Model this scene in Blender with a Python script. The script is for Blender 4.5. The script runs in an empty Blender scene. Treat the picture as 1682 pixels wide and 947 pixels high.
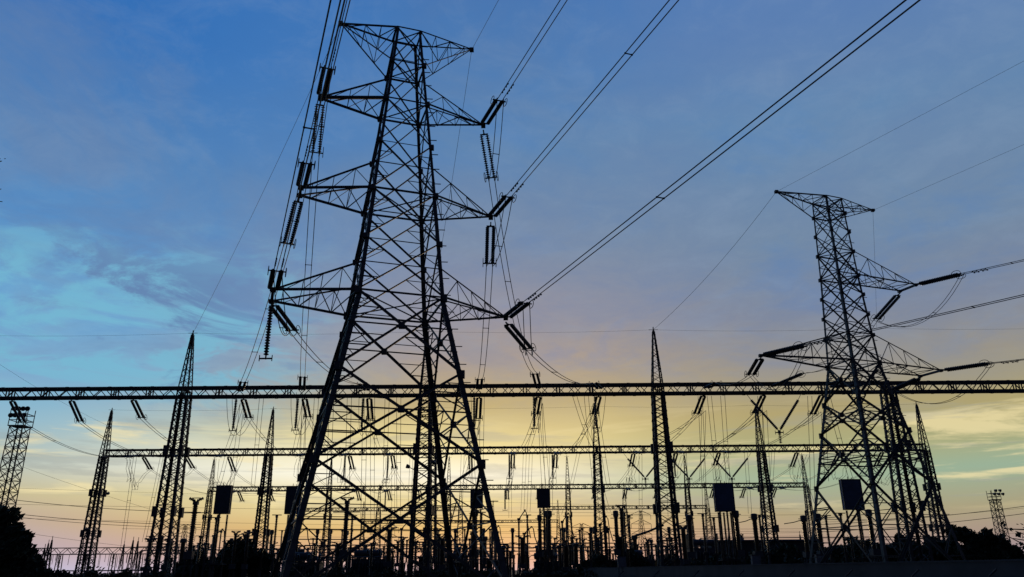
import bpy, math, random
from mathutils import Vector, Matrix
random.seed(7)
SC = bpy.context.scene
COL = SC.collection
R = math.radians

# ------------------------------------------------------------------ camera, sky, sun, exposure
F_PX, PITCH, ROLL, EYE = 1271.4, 0.3488, 0.0073, 1.6
cam = bpy.data.cameras.new('camera')
camo = bpy.data.objects.new('camera', cam)
COL.objects.link(camo)
cam.sensor_width = 36.0
cam.lens = 36.0 * F_PX / 1682.0
cam.clip_start, cam.clip_end = 0.1, 20000
camo.location = (0, 0, EYE)
camo.rotation_euler = (Matrix.Rotation(R(90) + PITCH, 3, 'X') @ Matrix.Rotation(-ROLL, 3, 'Z')).to_euler()
SC.camera = camo

SUN_AZ, SUN_EL = R(3.0), R(3.0)          # low in front of the camera, behind the haze
def lin(c):
    o = []
    for v in c:
        v = v / 255.0
        o.append(v / 12.92 if v <= 0.04045 else ((v + 0.055) / 1.055) ** 2.4)
    return (o[0], o[1], o[2], 1.0)

world = bpy.data.worlds.new('World'); SC.world = world
world.use_nodes = True
nt = world.node_tree
for n in list(nt.nodes): nt.nodes.remove(n)
def N(t, **kw):
    n = nt.nodes.new(t)
    for k, v in kw.items(): setattr(n, k, v)
    return n
def lk(a, b): nt.links.new(a, b)
def math_(op, a, b=None, clamp=False):
    n = N('ShaderNodeMath', operation=op); n.use_clamp = clamp
    for i, v in enumerate((a, b)):
        if v is None: continue
        if isinstance(v, (int, float)): n.inputs[i].default_value = v
        else: lk(v, n.inputs[i])
    return n.outputs[0]
def ss(v, lo, hi, a=0.0, b=1.0):
    n = N('ShaderNodeMapRange', interpolation_type='SMOOTHSTEP')
    lk(v, n.inputs['Value'])
    n.inputs['From Min'].default_value = lo; n.inputs['From Max'].default_value = hi
    n.inputs['To Min'].default_value = a; n.inputs['To Max'].default_value = b
    return n.outputs['Result']
def mix(f, a, b, blend='MIX'):
    n = N('ShaderNodeMix', data_type='RGBA', blend_type=blend)
    if isinstance(f, (int, float)): n.inputs[0].default_value = f
    else: lk(f, n.inputs[0])
    for s, v in ((6, a), (7, b)):
        if isinstance(v, tuple): n.inputs[s].default_value = v
        else: lk(v, n.inputs[s])
    return n.outputs[2]
def ramp(fac, stops, top=45.0):
    n = N('ShaderNodeValToRGB'); cr = n.color_ramp; cr.interpolation = 'EASE' if False else 'LINEAR'
    while len(cr.elements) > 1: cr.elements.remove(cr.elements[-1])
    for i, (e, c) in enumerate(stops):
        el = cr.elements[0] if i == 0 else cr.elements.new(min(1, max(0, e / top)))
        el.position = min(1, max(0, e / top)); el.color = lin(c)
    lk(fac, n.inputs[0]); return n.outputs[0]
tc = N('ShaderNodeTexCoord')
sep = N('ShaderNodeSeparateXYZ'); lk(tc.outputs['Generated'], sep.inputs[0])
dx, dy, dz = sep.outputs
elev = math_('MULTIPLY', math_('ARCSINE', dz), 180 / math.pi)
# soft waviness so that the dusk bands are not ruler-straight
def noise(scale, detail, vec, rough=0.55, dist=0.0):
    n = N('ShaderNodeTexNoise'); n.inputs['Scale'].default_value = scale; n.inputs['Detail'].default_value = detail
    n.inputs['Roughness'].default_value = rough; n.inputs['Distortion'].default_value = dist
    lk(vec, n.inputs['Vector']); return n.outputs['Fac']
def scaled(sx, sy, sz, off=(0, 0, 0)):
    m = N('ShaderNodeMapping'); lk(tc.outputs['Generated'], m.inputs[0])
    m.inputs['Scale'].default_value = (sx, sy, sz); m.inputs['Location'].default_value = off
    return m.outputs[0]
OFFX, OFFY = 2.6, 8.8
wav = noise(1.6, 3, scaled(1, 1, 3.0))
elevw = math_('ADD', elev, math_('MULTIPLY', math_('SUBTRACT', wav, 0.5), 3.0))
ef = math_('DIVIDE', elevw, 45.0, clamp=True)
az = math_('MULTIPLY', math_('ARCTAN2', dx, dy), 180 / math.pi)
LEFT = [(0, (190, 192, 224)), (1.5, (180, 174, 196)), (3, (182, 166, 166)), (4.6, (192, 182, 152)), (6.6, (168, 184, 178)), (9, (142, 186, 208)),
        (13, (124, 172, 208)), (17, (112, 170, 212)), (22, (90, 144, 198)), (27, (80, 132, 188)), (35, (50, 112, 184)), (45, (40, 98, 176))]
MID = [(0, (204, 186, 200)), (1.2, (205, 165, 142)), (2.8, (216, 182, 122)), (4.8, (228, 214, 158)), (6.6, (253, 249, 228)), (7.6, (250, 242, 208)), (9.2, (234, 218, 156)),
       (12, (192, 172, 120)), (15, (172, 155, 140)), (18.5, (148, 146, 158)), (23, (122, 140, 167)), (30, (96, 134, 177)), (40, (70, 119, 180)), (45, (60, 108, 176))]
RIGHT = [(0, (156, 144, 164)), (1.8, (162, 144, 136)), (3.6, (166, 158, 128)), (6, (150, 176, 152)), (7.8, (166, 170, 128)), (10.5, (174, 160, 110)),
         (13.5, (154, 147, 134)), (17, (128, 136, 154)), (22, (114, 138, 166)), (30, (100, 137, 178)), (36, (86, 128, 184)), (45, (72, 120, 186))]
cl, cm, cr_ = ramp(ef, LEFT), ramp(ef, MID), ramp(ef, RIGHT)
azl = math_('SUBTRACT', az, ss(elev, 4, 14, -11, 0))
wl = ss(azl, -30, -4, 1, 0)
wr = ss(math_('ADD', az, ss(elev, 5, 13, 5, 0)), -1, 21, 0, 1)
sky = mix(wr, mix(wl, cm, cl), cr_)
# cloud sheets: noise on a flat layer overhead, so streaks flatten towards the horizon
den = math_('ADD', math_('MAXIMUM', dz, 0.0), 0.10)
px_, py_ = math_('DIVIDE', dx, den), math_('DIVIDE', dy, den)
cmb = N('ShaderNodeCombineXYZ'); lk(px_, cmb.inputs[0]); lk(py_, cmb.inputs[1])
cof = N('ShaderNodeMapping'); lk(cmb.outputs[0], cof.inputs[0]); cof.inputs['Location'].default_value = (OFFX, OFFY, 0)
c1 = noise(1.5, 7, cof.outputs[0], 0.6, 0.5)
c2 = noise(3.6, 8, cof.outputs[0], 0.62, 0.7)
upper = ss(elev, 9, 17)
# thin high veil: mauve-grey patches, with clearer and bluer holes between them
veil = math_('MULTIPLY', math_('MULTIPLY', ss(c1, 0.44, 0.64), upper), ss(az, -24, 8, 0.75, 0.42))
sky = mix(veil, sky, mix(0.62, sky, lin((112, 134, 170))))
hole = math_('MULTIPLY', math_('MULTIPLY', ss(c1, 0.52, 0.34), upper), 0.6)
sky = mix(hole, sky, mix(0.5, sky, lin((62, 126, 196))))
mott = math_('MULTIPLY', math_('MULTIPLY', math_('ADD', math_('SUBTRACT', c2, 0.5), math_('MULTIPLY', math_('SUBTRACT', noise(11.0, 8, cof.outputs[0], 0.7, 0.8), 0.5), 0.7)), upper), 0.55)
sky = mix(math_('ABSOLUTE', mott), sky, mix(ss(mott, -0.01, 0.01), lin((54, 108, 172)), lin((150, 172, 196))))
# turquoise gaps and slate cloud banks on the left
leftm = ss(az, -22, -9, 1, 0)
mid = math_('MULTIPLY', ss(elev, 9, 13), ss(elev, 18, 24, 1, 0))
gap = math_('MULTIPLY', math_('MULTIPLY', ss(c2, 0.43, 0.60), mid), math_('MULTIPLY', leftm, 0.72))
sky = mix(gap, sky, lin((116, 188, 214)))
c3 = noise(4.4, 9, scaled(1, 1, 2.6, (4.2, 1.3, 7.7)), 0.66, 0.6)
bank = math_('MULTIPLY', math_('MULTIPLY', ss(c3, 0.48, 0.58), mid), math_('MULTIPLY', ss(az, -26, -10, 1, 0.1), 0.95))
sky = mix(bank, sky, lin((98, 132, 178)))
# cream and grey streaks low down
side = ss(math_('ABSOLUTE', math_('SUBTRACT', az, 1)), 6, 20, 0.35, 1)
lowb = math_('MULTIPLY', ss(elev, 3.0, 4.6), ss(elev, 9.0, 11.5, 1, 0))
st = noise(3.2, 8, scaled(1.0, 1.0, 10.0, (3.1, 0.4, 0.2)), 0.62, 0.5)
streak = math_('MULTIPLY', math_('MULTIPLY', ss(st, 0.52, 0.64), lowb), math_('MULTIPLY', side, 0.85))
sky = mix(streak, sky, mix(0.75, sky, lin((250, 232, 176))))
st2 = noise(2.8, 8, scaled(1, 1, 13.0, (9, 2, 5)), 0.62, 0.4)
grey = math_('MULTIPLY', math_('MULTIPLY', ss(st2, 0.51, 0.62), lowb), 0.5)
sky = mix(grey, sky, mix(0.75, sky, lin((150, 156, 156))))
# the sky behind the camera is already in the blue shade of dusk
back = ss(dy, -0.2, 0.62)
sky = mix(back, ramp(ef, [(0, (38, 37, 54)), (12, (31, 39, 64)), (45, (24, 38, 72))]), sky)
zen = ss(dz, 0.72, 1.0, 1, 0.35)
sky = mix(zen, (0.004, 0.011, 0.036, 1), sky)
nish = N('ShaderNodeTexSky', sky_type='NISHITA')
nish.sun_disc = False; nish.sun_elevation = SUN_EL; nish.sun_rotation = SUN_AZ
bg1 = N('ShaderNodeBackground'); lk(sky, bg1.inputs[0]); bg1.inputs[1].default_value = 1.08
bg2 = N('ShaderNodeBackground'); lk(nish.outputs[0], bg2.inputs[0]); bg2.inputs[1].default_value = 0.05
mx = N('ShaderNodeMixShader'); mx.inputs[0].default_value = 0.12
out = N('ShaderNodeOutputWorld')
lk(bg1.outputs[0], mx.inputs[1]); lk(bg2.outputs[0], mx.inputs[2]); lk(mx.outputs[0], out.inputs[0])

sun = bpy.data.lights.new('sun', 'SUN'); sun.energy = 0.35; sun.angle = R(2.0); sun.color = (1.0, 0.72, 0.42)
suno = bpy.data.objects.new('sun', sun); COL.objects.link(suno)
sd = Vector((math.sin(SUN_AZ) * math.cos(SUN_EL), math.cos(SUN_AZ) * math.cos(SUN_EL), math.sin(SUN_EL)))
suno.rotation_euler = sd.to_track_quat('Z', 'Y').to_euler()
SC.view_settings.view_transform = 'Standard'; SC.view_settings.look = 'None'
SC.view_settings.exposure = 0.0; SC.view_settings.gamma = 1.0; SC.view_settings.use_curve_mapping = False
SC.cycles.max_bounces = 4

# ------------------------------------------------------------------ helpers
CP, SP, CR, SR = math.cos(PITCH), math.sin(PITCH), math.cos(ROLL), math.sin(ROLL)
def ray(px, py):
    xs, us = (px - 841) / F_PX, (473.5 - py) / F_PX
    x, u = xs * CR + us * SR, -xs * SR + us * CR
    return Vector((x, CP - u * SP, SP + u * CP))
def at(px, py, Y):
    """the point of the yard seen at this place of the photo, Y metres in front"""
    d = ray(px, py); return Vector((0, 0, EYE)) + d * (Y / d.y)
def pix(P):
    q = Vector(P) - Vector((0, 0, EYE))
    x, d, u = q.x, q.y * CP + q.z * SP, -q.y * SP + q.z * CP
    x, u = x * CR - u * SR, x * SR + u * CR
    return 841 + F_PX * x / d, 473.5 - F_PX * u / d
def ground(px, Y):
    """ground point whose horizon column is px at distance Y"""
    h = 936 - ROLL * (px - 841)
    p = at(px, h, Y); return Vector((p.x, Y, 0))
def reach(P, px, py, L, far=True):
    """point at distance L from P lying towards the photo place (px, py)"""
    o, d = Vector((0, 0, EYE)), ray(px, py).normalized()
    w = P - o; t0 = w.dot(d); h2 = (w - d * t0).length_squared
    dt = math.sqrt(max(0, L * L - h2))
    e = o + d * (t0 + (dt if far else -dt))
    return P + (e - P).normalized() * L

class MB:
    def __init__(s): s.v, s.f = [], []
    def add(s, vs, fs):
        o = len(s.v); s.v += [tuple(v) for v in vs]; s.f += [tuple(i + o for i in f) for f in fs]
    def bar(s, a, b, w, h=None):
        a, b = Vector(a), Vector(b); d = b - a
        if d.length < 1e-6: return s
        d.normalize(); h = h or w
        up = Vector((0, 0, 1)) if abs(d.z) < 0.95 else Vector((0, 1, 0))
        x = d.cross(up).normalized() * (w / 2); y = x.cross(d).normalized() * (h / 2)
        s.add([a - x - y, a + x - y, a + x + y, a - x + y, b - x - y, b + x - y, b + x + y, b - x + y],
              [(3, 2, 1, 0), (4, 5, 6, 7), (0, 1, 5, 4), (1, 2, 6, 5), (2, 3, 7, 6), (3, 0, 4, 7)]); return s
    def angle(s, a, b, w, c=None):
        """L-section steel angle; c is the axis it turns its back to"""
        a, b = Vector(a), Vector(b); d = (b - a).normalized()
        up = Vector((0, 0, 1)) if abs(d.z) < 0.95 else Vector((0, 1, 0))
        if c is not None:
            e = (Vector(c) - a); e -= d * e.dot(d)
            if e.length > 1e-4:
                e.normalize(); k = d.cross(e)
                x, y = (e + k).normalized(), (e - k).normalized()
            else: x = d.cross(up).normalized(); y = x.cross(d)
        else:
            x = d.cross(up).normalized(); y = x.cross(d).normalized()
        t = w * 0.14
        prof = [(0, 0), (w, 0), (w, t), (t, t), (t, w), (0, w)]
        vs = [a + x * p + y * q for p, q in prof] + [b + x * p + y * q for p, q in prof]
        fs = [(i, (i + 1) % 6, (i + 1) % 6 + 6, i + 6) for i in range(6)] + [(0, 3, 2, 1), (0, 5, 4, 3), (6, 7, 8, 9), (6, 9, 10, 11)]
        s.add(vs, fs); return s
    def box(s, c, sx, sy, sz):
        x, y, z = c; sx, sy, sz = sx / 2, sy / 2, sz / 2
        vs = [(x + i * sx, y + j * sy, z + k * sz) for k in (-1, 1) for j in (-1, 1) for i in (-1, 1)]
        s.add(vs, [(0, 2, 3, 1), (4, 5, 7, 6), (0, 1, 5, 4), (2, 6, 7, 3), (0, 4, 6, 2), (1, 3, 7, 5)]); return s
    def tube(s, pts, r, n=6, close=False):
        pts = [Vector(p) for p in pts]; m = len(pts); vs = []
        for i, p in enumerate(pts):
            if close: d = pts[(i + 1) % m] - pts[i - 1]
            else: d = pts[min(i + 1, m - 1)] - pts[max(i - 1, 0)]
            d.normalize(); up = Vector((0, 0, 1)) if abs(d.z) < 0.9 else Vector((0, 1, 0))
            x = d.cross(up).normalized(); y = x.cross(d)
            rr = r[i] if isinstance(r, (list, tuple)) else r
            vs += [p + (x * math.cos(2 * math.pi * k / n) + y * math.sin(2 * math.pi * k / n)) * rr for k in range(n)]
        fs = []
        for i in range(m if close else m - 1):
            j = (i + 1) % m
            fs += [(i * n + k, i * n + (k + 1) % n, j * n + (k + 1) % n, j * n + k) for k in range(n)]
        if not close: fs += [tuple(range(n - 1, -1, -1)), tuple(range((m - 1) * n, m * n))]
        s.add(vs, fs); return s
    def lathe(s, a, b, prof, n=12):
        """prof: (distance along a->b, radius)"""
        a, b = Vector(a), Vector(b); d = (b - a).normalized()
        up = Vector((0, 0, 1)) if abs(d.z) < 0.9 else Vector((0, 1, 0))
        x = d.cross(up).normalized(); y = x.cross(d); vs = []
        for t, r in prof:
            vs += [a + d * t + (x * math.cos(2 * math.pi * k / n) + y * math.sin(2 * math.pi * k / n)) * r for k in range(n)]
        m = len(prof); fs = []
        for i in range(m - 1):
            fs += [(i * n + k, i * n + (k + 1) % n, (i + 1) * n + (k + 1) % n, (i + 1) * n + k) for k in range(n)]
        fs += [tuple(range(n - 1, -1, -1)), tuple(range((m - 1) * n, m * n))]
        s.add(vs, fs); return s
    def ribbed(s, a, b, r0, r1, pitch, n=10):
        L = (Vector(b) - Vector(a)).length; k = max(2, int(L / pitch)); p = L / k; prof = []
        for i in range(k):
            prof += [(i * p, r0), (i * p + p * .42, r0), (i * p + p * .52, r1), (i * p + p * .66, r1), (i * p + p * .9, r0)]
        prof.append((L, r0)); return s.lathe(a, b, prof, n)
    def ring(s, c, nrm, R_, r, n=18):
        c = Vector(c); nrm = Vector(nrm).normalized()
        up = Vector((0, 0, 1)) if abs(nrm.z) < 0.9 else Vector((1, 0, 0))
        x = nrm.cross(up).normalized(); y = nrm.cross(x)
        return s.tube([c + (x * math.cos(2 * math.pi * i / n) + y * math.sin(2 * math.pi * i / n)) * R_ for i in range(n)], r, 5, True)
    def build(s, name, mat, parent=None, loc=None):
        me = bpy.data.meshes.new(name); me.from_pydata(s.v, [], s.f); me.update()
        me.materials.append(mat)
        o = bpy.data.objects.new(name, me); COL.objects.link(o)
        if parent is not None: o.parent = parent
        if loc is not None: o.location = loc
        return o
def tag(o, label=None, cat=None, group=None, kind=None):
    if label: o['label'] = label
    if cat: o['category'] = cat
    if group: o['group'] = group
    if kind: o['kind'] = kind
    return o
def thing(name, label, cat, loc=(0, 0, 0), group=None):
    o = bpy.data.objects.new(name, None); COL.objects.link(o); o.location = loc; o.empty_display_size = .1
    return tag(o, label, cat, group)
KIDS = {}
def copy_tree(o, parent=None):
    c = o.copy(); COL.objects.link(c)
    if parent is not None: c.parent = parent
    for ch in list(o.children): copy_tree(ch, c)
    return c
ORD = ['first', 'second', 'third', 'fourth', 'fifth', 'sixth', 'seventh', 'eighth', 'ninth', 'tenth', 'eleventh', 'twelfth', 'thirteenth',
       'fourteenth', 'fifteenth', 'sixteenth', 'seventeenth', 'eighteenth', 'nineteenth', 'twentieth', 'twenty-first', 'twenty-second', 'twenty-third', 'twenty-fourth',
       'twenty-fifth', 'twenty-sixth', 'twenty-seventh', 'twenty-eighth', 'twenty-ninth', 'thirtieth'] + ['thirty-' + q for q in ('first', 'second', 'third', 'fourth', 'fifth', 'sixth', 'seventh', 'eighth', 'ninth')] + ['fortieth'] + ['forty-' + q for q in ('first', 'second', 'third', 'fourth', 'fifth', 'sixth', 'seventh', 'eighth', 'ninth')]

# ------------------------------------------------------------------ materials
def material(name, col, rough=0.6, metal=0.0, var=0.25, scale=3.0, bump=0.0):
    m = bpy.data.materials.new(name); m.use_nodes = True; t = m.node_tree
    b = t.nodes['Principled BSDF']; b.inputs['Roughness'].default_value = rough; b.inputs['Metallic'].default_value = metal
    tcn = t.nodes.new('ShaderNodeTexCoord'); n = t.nodes.new('ShaderNodeTexNoise')
    n.inputs['Scale'].default_value = scale; n.inputs['Detail'].default_value = 5
    t.links.new(tcn.outputs['Object'], n.inputs['Vector'])
    r = t.nodes.new('ShaderNodeValToRGB')
    r.color_ramp.elements[0].position = .3; r.color_ramp.elements[1].position = .7
    r.color_ramp.elements[0].color = tuple(c * (1 - var) for c in col) + (1,)
    r.color_ramp.elements[1].color = tuple(min(1, c * (1 + var)) for c in col) + (1,)
    t.links.new(n.outputs['Fac'], r.inputs[0]); t.links.new(r.outputs[0], b.inputs['Base Color'])
    if bump:
        bp = t.nodes.new('ShaderNodeBump'); bp.inputs['Strength'].default_value = bump
        t.links.new(n.outputs['Fac'], bp.inputs['Height']); t.links.new(bp.outputs[0], b.inputs['Normal'])
    return m
STEEL = material('galvanised_steel', (.075, .076, .08), .55, .3, .3, 2.0)
STEEL_D = material('weathered_steel', (.06, .06, .065), .65, .2, .3, 2.0)
CABLE = material('aluminium_conductor', (.07, .07, .075), .6, .3, .2, 1.0)
PORC = material('brown_porcelain', (.045, .028, .022), .35, 0, .2, 3.0)
GLASSY = material('grey_porcelain', (.06, .065, .07), .35, 0, .2, 3.0)
TRAP = material('navy_paint', (.07, .105, .19), .6, 0, .25, 1.6)
TRAP_D = material('dark_slate_paint', (.05, .06, .085), .6, 0, .25, 1.6)
TANK = material('dark_grey_paint', (.075, .08, .09), .6, 0, .25, 1.0)
KIOSK = material('grey_paint', (.16, .17, .19), .6, 0, .15, 2.0)
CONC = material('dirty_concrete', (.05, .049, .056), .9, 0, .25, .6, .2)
GROUNDM = material('rough_ground', (.045, .042, .034), .95, 0, .4, .15, .4)
LEAF = material('foliage', (.045, .06, .03), .8, 0, .45, .7)
LEAF2 = material('olive_foliage', (.06, .065, .03), .8, 0, .45, .7)
BARK = material('bark', (.06, .05, .04), .9, 0, .3, 4.0)
LAMPG = material('lamp_housing', (.08, .085, .09), .5, .2, .2, 2.0)
ROOFM = material('sheet_roof', (.16, .17, .20), .6, .1, .2, .8)

# ------------------------------------------------------------------ ground
g = MB(); S = 6000
nx = 24
for i in range(nx):
    for j in range(nx):
        x0, x1 = -S + 2 * S * i / nx, -S + 2 * S * (i + 1) / nx; y0, y1 = -S + 2 * S * j / nx, -S + 2 * S * (j + 1) / nx
        if (i, j) == (0, 0): pass
vs = [(-S + 2 * S * i / nx, -S + 2 * S * j / nx, 0) for j in range(nx + 1) for i in range(nx + 1)]
g.add(vs, [(j * (nx + 1) + i, j * (nx + 1) + i + 1, (j + 1) * (nx + 1) + i + 1, (j + 1) * (nx + 1) + i) for j in range(nx) for i in range(nx)])
tag(g.build('ground', GROUNDM), kind='structure')

# ------------------------------------------------------------------ big lattice pylons
SG = {'NL': (-1, -1), 'NR': (1, -1), 'FL': (-1, 1), 'FR': (1, 1)}
class Tower:
    def __init__(s, X, Y, al, prof):
        s.C = Vector((X, Y, 0)); s.u = Vector((math.cos(al), math.sin(al), 0)); s.v = Vector((-s.u.y, s.u.x, 0)); s.prof = prof
    def half(s, z):
        p = s.prof
        for (z0, a0), (z1, a1) in zip(p, p[1:]):
            if z <= z1: return a0 + (a1 - a0) * (z - z0) / (z1 - z0)
        return p[-1][1]
    def K(s, c, z):
        a = s.half(z); return s.u * (SG[c][0] * a) + s.v * (SG[c][1] * a) + Vector((0, 0, z))
    def P(s, a, b, z): return s.u * a + s.v * b + Vector((0, 0, z))

def build_tower(T, root, panels, arms, legw, redundant_below, extra_h):
    axis = Vector((0, 0, 0))
    zs = sorted(set([p for p, _ in T.prof] + panels))
    for c in SG:
        m = MB()
        for z0, z1 in zip(zs, zs[1:]):
            w = legw[0] if z1 <= T.prof[1][0] + .01 else (legw[1] if z1 <= T.prof[2][0] + .01 else legw[2])
            a, b = T.K(c, z0), T.K(c, z1)
            m.angle(a, b, w, (0, 0, (z0 + z1) / 2))
        # splice plates at the joints
        for z in panels[1:-1]:
            m.box(T.K(c, z), legw[1] * 1.25, legw[1] * 1.25, .5 if z < T.prof[1][0] + 1 else .34)
        m.box(T.K(c, 0) + Vector((0, 0, .1)), .9, .9, .5)
        m.build('leg', STEEL, root)
    for a, b in (('NL', 'NR'), ('NR', 'FR'), ('FR', 'FL'), ('FL', 'NL')):
        m = MB()
        for z0, z1 in zip(panels, panels[1:]):
            low = z1 <= T.prof[1][0] + .01
            w = .165 if low else (.115 if z1 < panels[-3] else .09)
            A0, A1, B0, B1 = T.K(a, z0), T.K(a, z1), T.K(b, z0), T.K(b, z1)
            m.angle(A0, B1, w); m.angle(B0, A1, w * .98)
            # crossing height of the X
            wa, wb = (A0 - B0).length, (A1 - B1).length
            t = wa / (wa + wb); C = A0.lerp(B1, t); zc = z0 + (z1 - z0) * t
            LA, LB = T.K(a, zc), T.K(b, zc)
            tw = w * .5
            m.bar(LA, LB, tw)
            if z1 <= redundant_below:
                nsub = 2 if low else 1
                for (E, Lg) in ((A0, a), (A1, a), (B0, b), (B1, b)):
                    M = E.lerp(C, .5)
                    m.bar(M, T.K(Lg, M.z), tw * .8); m.bar(M, T.K(Lg, zc), tw * .8)
                    if low:
                        for q in (.25, .75):
                            Q = E.lerp(C, q); m.bar(Q, T.K(Lg, Q.z), tw * .6)
                        m.bar(E.lerp(C, .25), T.K(Lg, M.z), tw * .6)
            m.box(C, w * 2.4, w * 2.4, w * 2.4) if low else None
        for z in extra_h:
            m.angle(T.K(a, z), T.K(b, z), .12)
        m.build('bracing', STEEL, root)
    # plan bracing seen from below at the arm levels
    for z in extra_h:
        MB().bar(T.K('NL', z), T.K('FR', z), .07).bar(T.K('NR', z), T.K('FL', z), .07).build('plan_bracing', STEEL, root)
    for (sgn, L, d, z, zt, peak) in arms:
        near, far = ('NR', 'FR') if sgn > 0 else ('NL', 'FL')
        e = MB()
        tips = [T.P(sgn * L, -d, z), T.P(sgn * L, d, z)] if d > .05 else [T.P(sgn * L, 0, z)] * 2
        w = .15 if not peak else .11
        bn, bf, tn, tf = T.K(near, z), T.K(far, z), T.K(near, zt), T.K(far, zt)
        tipn, tipf = tips
        tmid = (tipn + tipf) / 2
        for p, q in ((bn, tipn), (bf, tipf)): e.angle(p, q, w)
        for p, q in ((tn, tipn), (tf, tipf)): e.angle(p, q, w * .7)
        if d > .05: e.bar(tipn, tipf, w * 1.3)
        e.box(tmid if d <= .05 else tipn, .34, .34, .26)
        if d > .05: e.box(tipf, .34, .34, .26)
        n = 4 if L > 8 else 3
        prev = (bn, bf, tn, tf)
        for i in range(1, n + 1):
            t = i / (n + .55) if i < n else n / (n + .55)
            cur = (bn.lerp(tipn, t), bf.lerp(tipf, t), tn.lerp(tipn, t), tf.lerp(tipf, t))
            e.bar(cur[0], cur[1], .045); e.bar(cur[0], cur[2], .045); e.bar(cur[1], cur[3], .045)
            if i % 2: e.bar(prev[0], cur[1], .06)
            else: e.bar(prev[1], cur[0], .06)
            if i > 1: e.bar(prev[2], cur[0], .04); e.bar(prev[3], cur[1], .04)
            else: e.bar(prev[0], cur[2], .05); e.bar(prev[1], cur[3], .05)
            prev = cur
        e.build('earth_wire_arm' if peak else 'crossarm', STEEL, root)

# tall pylon
T1 = Tower(-8.314, 51.616, .3238, [(0, 6.543), (19.02, 2.942), (26.99, 2.275), (34.97, 1.57), (42.0, .959)])
t1 = thing('lattice_pylon', 'tallest black lattice pylon with three pairs of crossarms, left of centre', 'pylon', T1.C)
P1 = [0, 7.7, 13.55, 19.02, 23.1, 26.99, 31.1, 34.97, 38.62, 42.0]
arms1 = [(-1, 5.23, 0, 42.0, 38.62, True), (1, 5.41, 0, 42.0, 38.62, True),
         (-1, 6.25, .10, 34.97, 36.77, False), (1, 6.45, 0, 34.97, 36.77, False),
         (-1, 7.07, .62, 26.99, 29.19, False), (1, 7.10, 0, 26.99, 29.19, False),
         (-1, 8.22, 1.23, 19.02, 21.09, False), (1, 8.27, 0, 19.02, 21.09, False)]
build_tower(T1, t1, P1, arms1, (.34, .27, .20), 31.2, [19.02, 26.99, 34.97, 38.62, 42.0])
z = 3.0                                                      # climbing pegs on the nearer right leg
while z < 41:
    k = T1.K('NR', z); MB().bar(k, k + T1.u * .42 - T1.v * .1, .05).build('climbing_peg', STEEL, t1); z += 1.25
# pylon on the right
T2 = Tower(33.39, 73.933, .367, [(0, 4.894), (20.21, 1.693), (29.39, 1.294), (38.03, 1.051)])
t2 = thing('lattice_pylon', 'smaller lattice pylon on the right with crossarms at unequal heights', 'pylon', T2.C)
P2 = [0, 8.65, 13.6, 16.5, 20.21, 23.04, 25.2, 27.3, 29.39, 32.0, 34.2, 36.36, 38.03]
arms2 = [(-1, 6.53, 0, 38.03, 36.36, True), (1, 6.27, 0, 38.03, 36.36, True), (1, 9.15, 1.05, 29.39, 32.0, False),
         (-1, 11.0, 0, 20.21, 23.04, False), (1, 10.02, 1.27, 20.21, 23.04, False)]
build_tower(T2, t2, P2, arms2, (.30, .22, .17), 20.3, [20.21, 23.04, 29.39, 32.0, 36.36, 38.03, 10.9])
z = 3.0
while z < 37:
    k = T2.K('NR', z); MB().bar(k, k + T2.u * .36, .045).build('climbing_peg', STEEL, t2); z += 1.5
def tip(T, a, b, z): return T.C + T.P(a, b, z)

# ------------------------------------------------------------------ gantries
def mast_proto(hz, hb, w0=1.75, wb=.98, wt=.14, legw=.17, lace=.055):
    o = thing('gantry_mast', None, 'mast')
    def hw(z): return w0 + (wb - w0) * z / hb if z < hb else wb + (wt - wb) * (z - hb) / (hz - hb)
    def K(i, j, z): a = hw(z); return Vector((i * a, j * a, z))
    zz = [0]
    while zz[-1] < hz - .6:
        zz.append(min(hz - .25, zz[-1] + max(.7, hw(zz[-1]) * 1.25)))
    for i, j in ((-1, -1), (1, -1), (-1, 1), (1, 1)):
        m = MB(); m.angle(K(i, j, 0), K(i, j, hb), legw, (0, 0, hb / 2)); m.angle(K(i, j, hb), K(i, j, hz - .25), legw * .48, (0, 0, hb + 2))
        m.box((i * hw(0), j * hw(0), .15), .7, .7, .4)
        for zj in (hb * .38, hb * .7): m.box(K(i, j, zj), legw * 1.5, legw * 1.5, 1.1)
        m.build('leg', STEEL_D, o)
    m = MB()
    for k in range(len(zz) - 1):
        za, zb = zz[k], zz[k + 1]
        for (p, q) in (((-1, -1), (1, -1)), ((1, -1), (1, 1)), ((1, 1), (-1, 1)), ((-1, 1), (-1, -1))):
            lw = lace if za < hb else lace * .6
            m.bar(K(*p, za), K(*q, zb), lw)
            if za < hb or k % 2: m.bar(K(*q, za), K(*p, zb), lw)
            if k % 3 == 0 and za < hb + 1: m.bar(K(*p, za), K(*q, za), lace)
    m.build('lacing', STEEL_D, o)
    m = MB(); m.bar((0, 0, hz - .5), (0, 0, hz + .35), .10); m.bar((-.55, 0, hz), (.55, 0, hz), .05); m.box((0, 0, hz - .25), .22, .22, .35)
    m.build('earth_wire_peak', STEEL_D, o)
    return o
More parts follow.
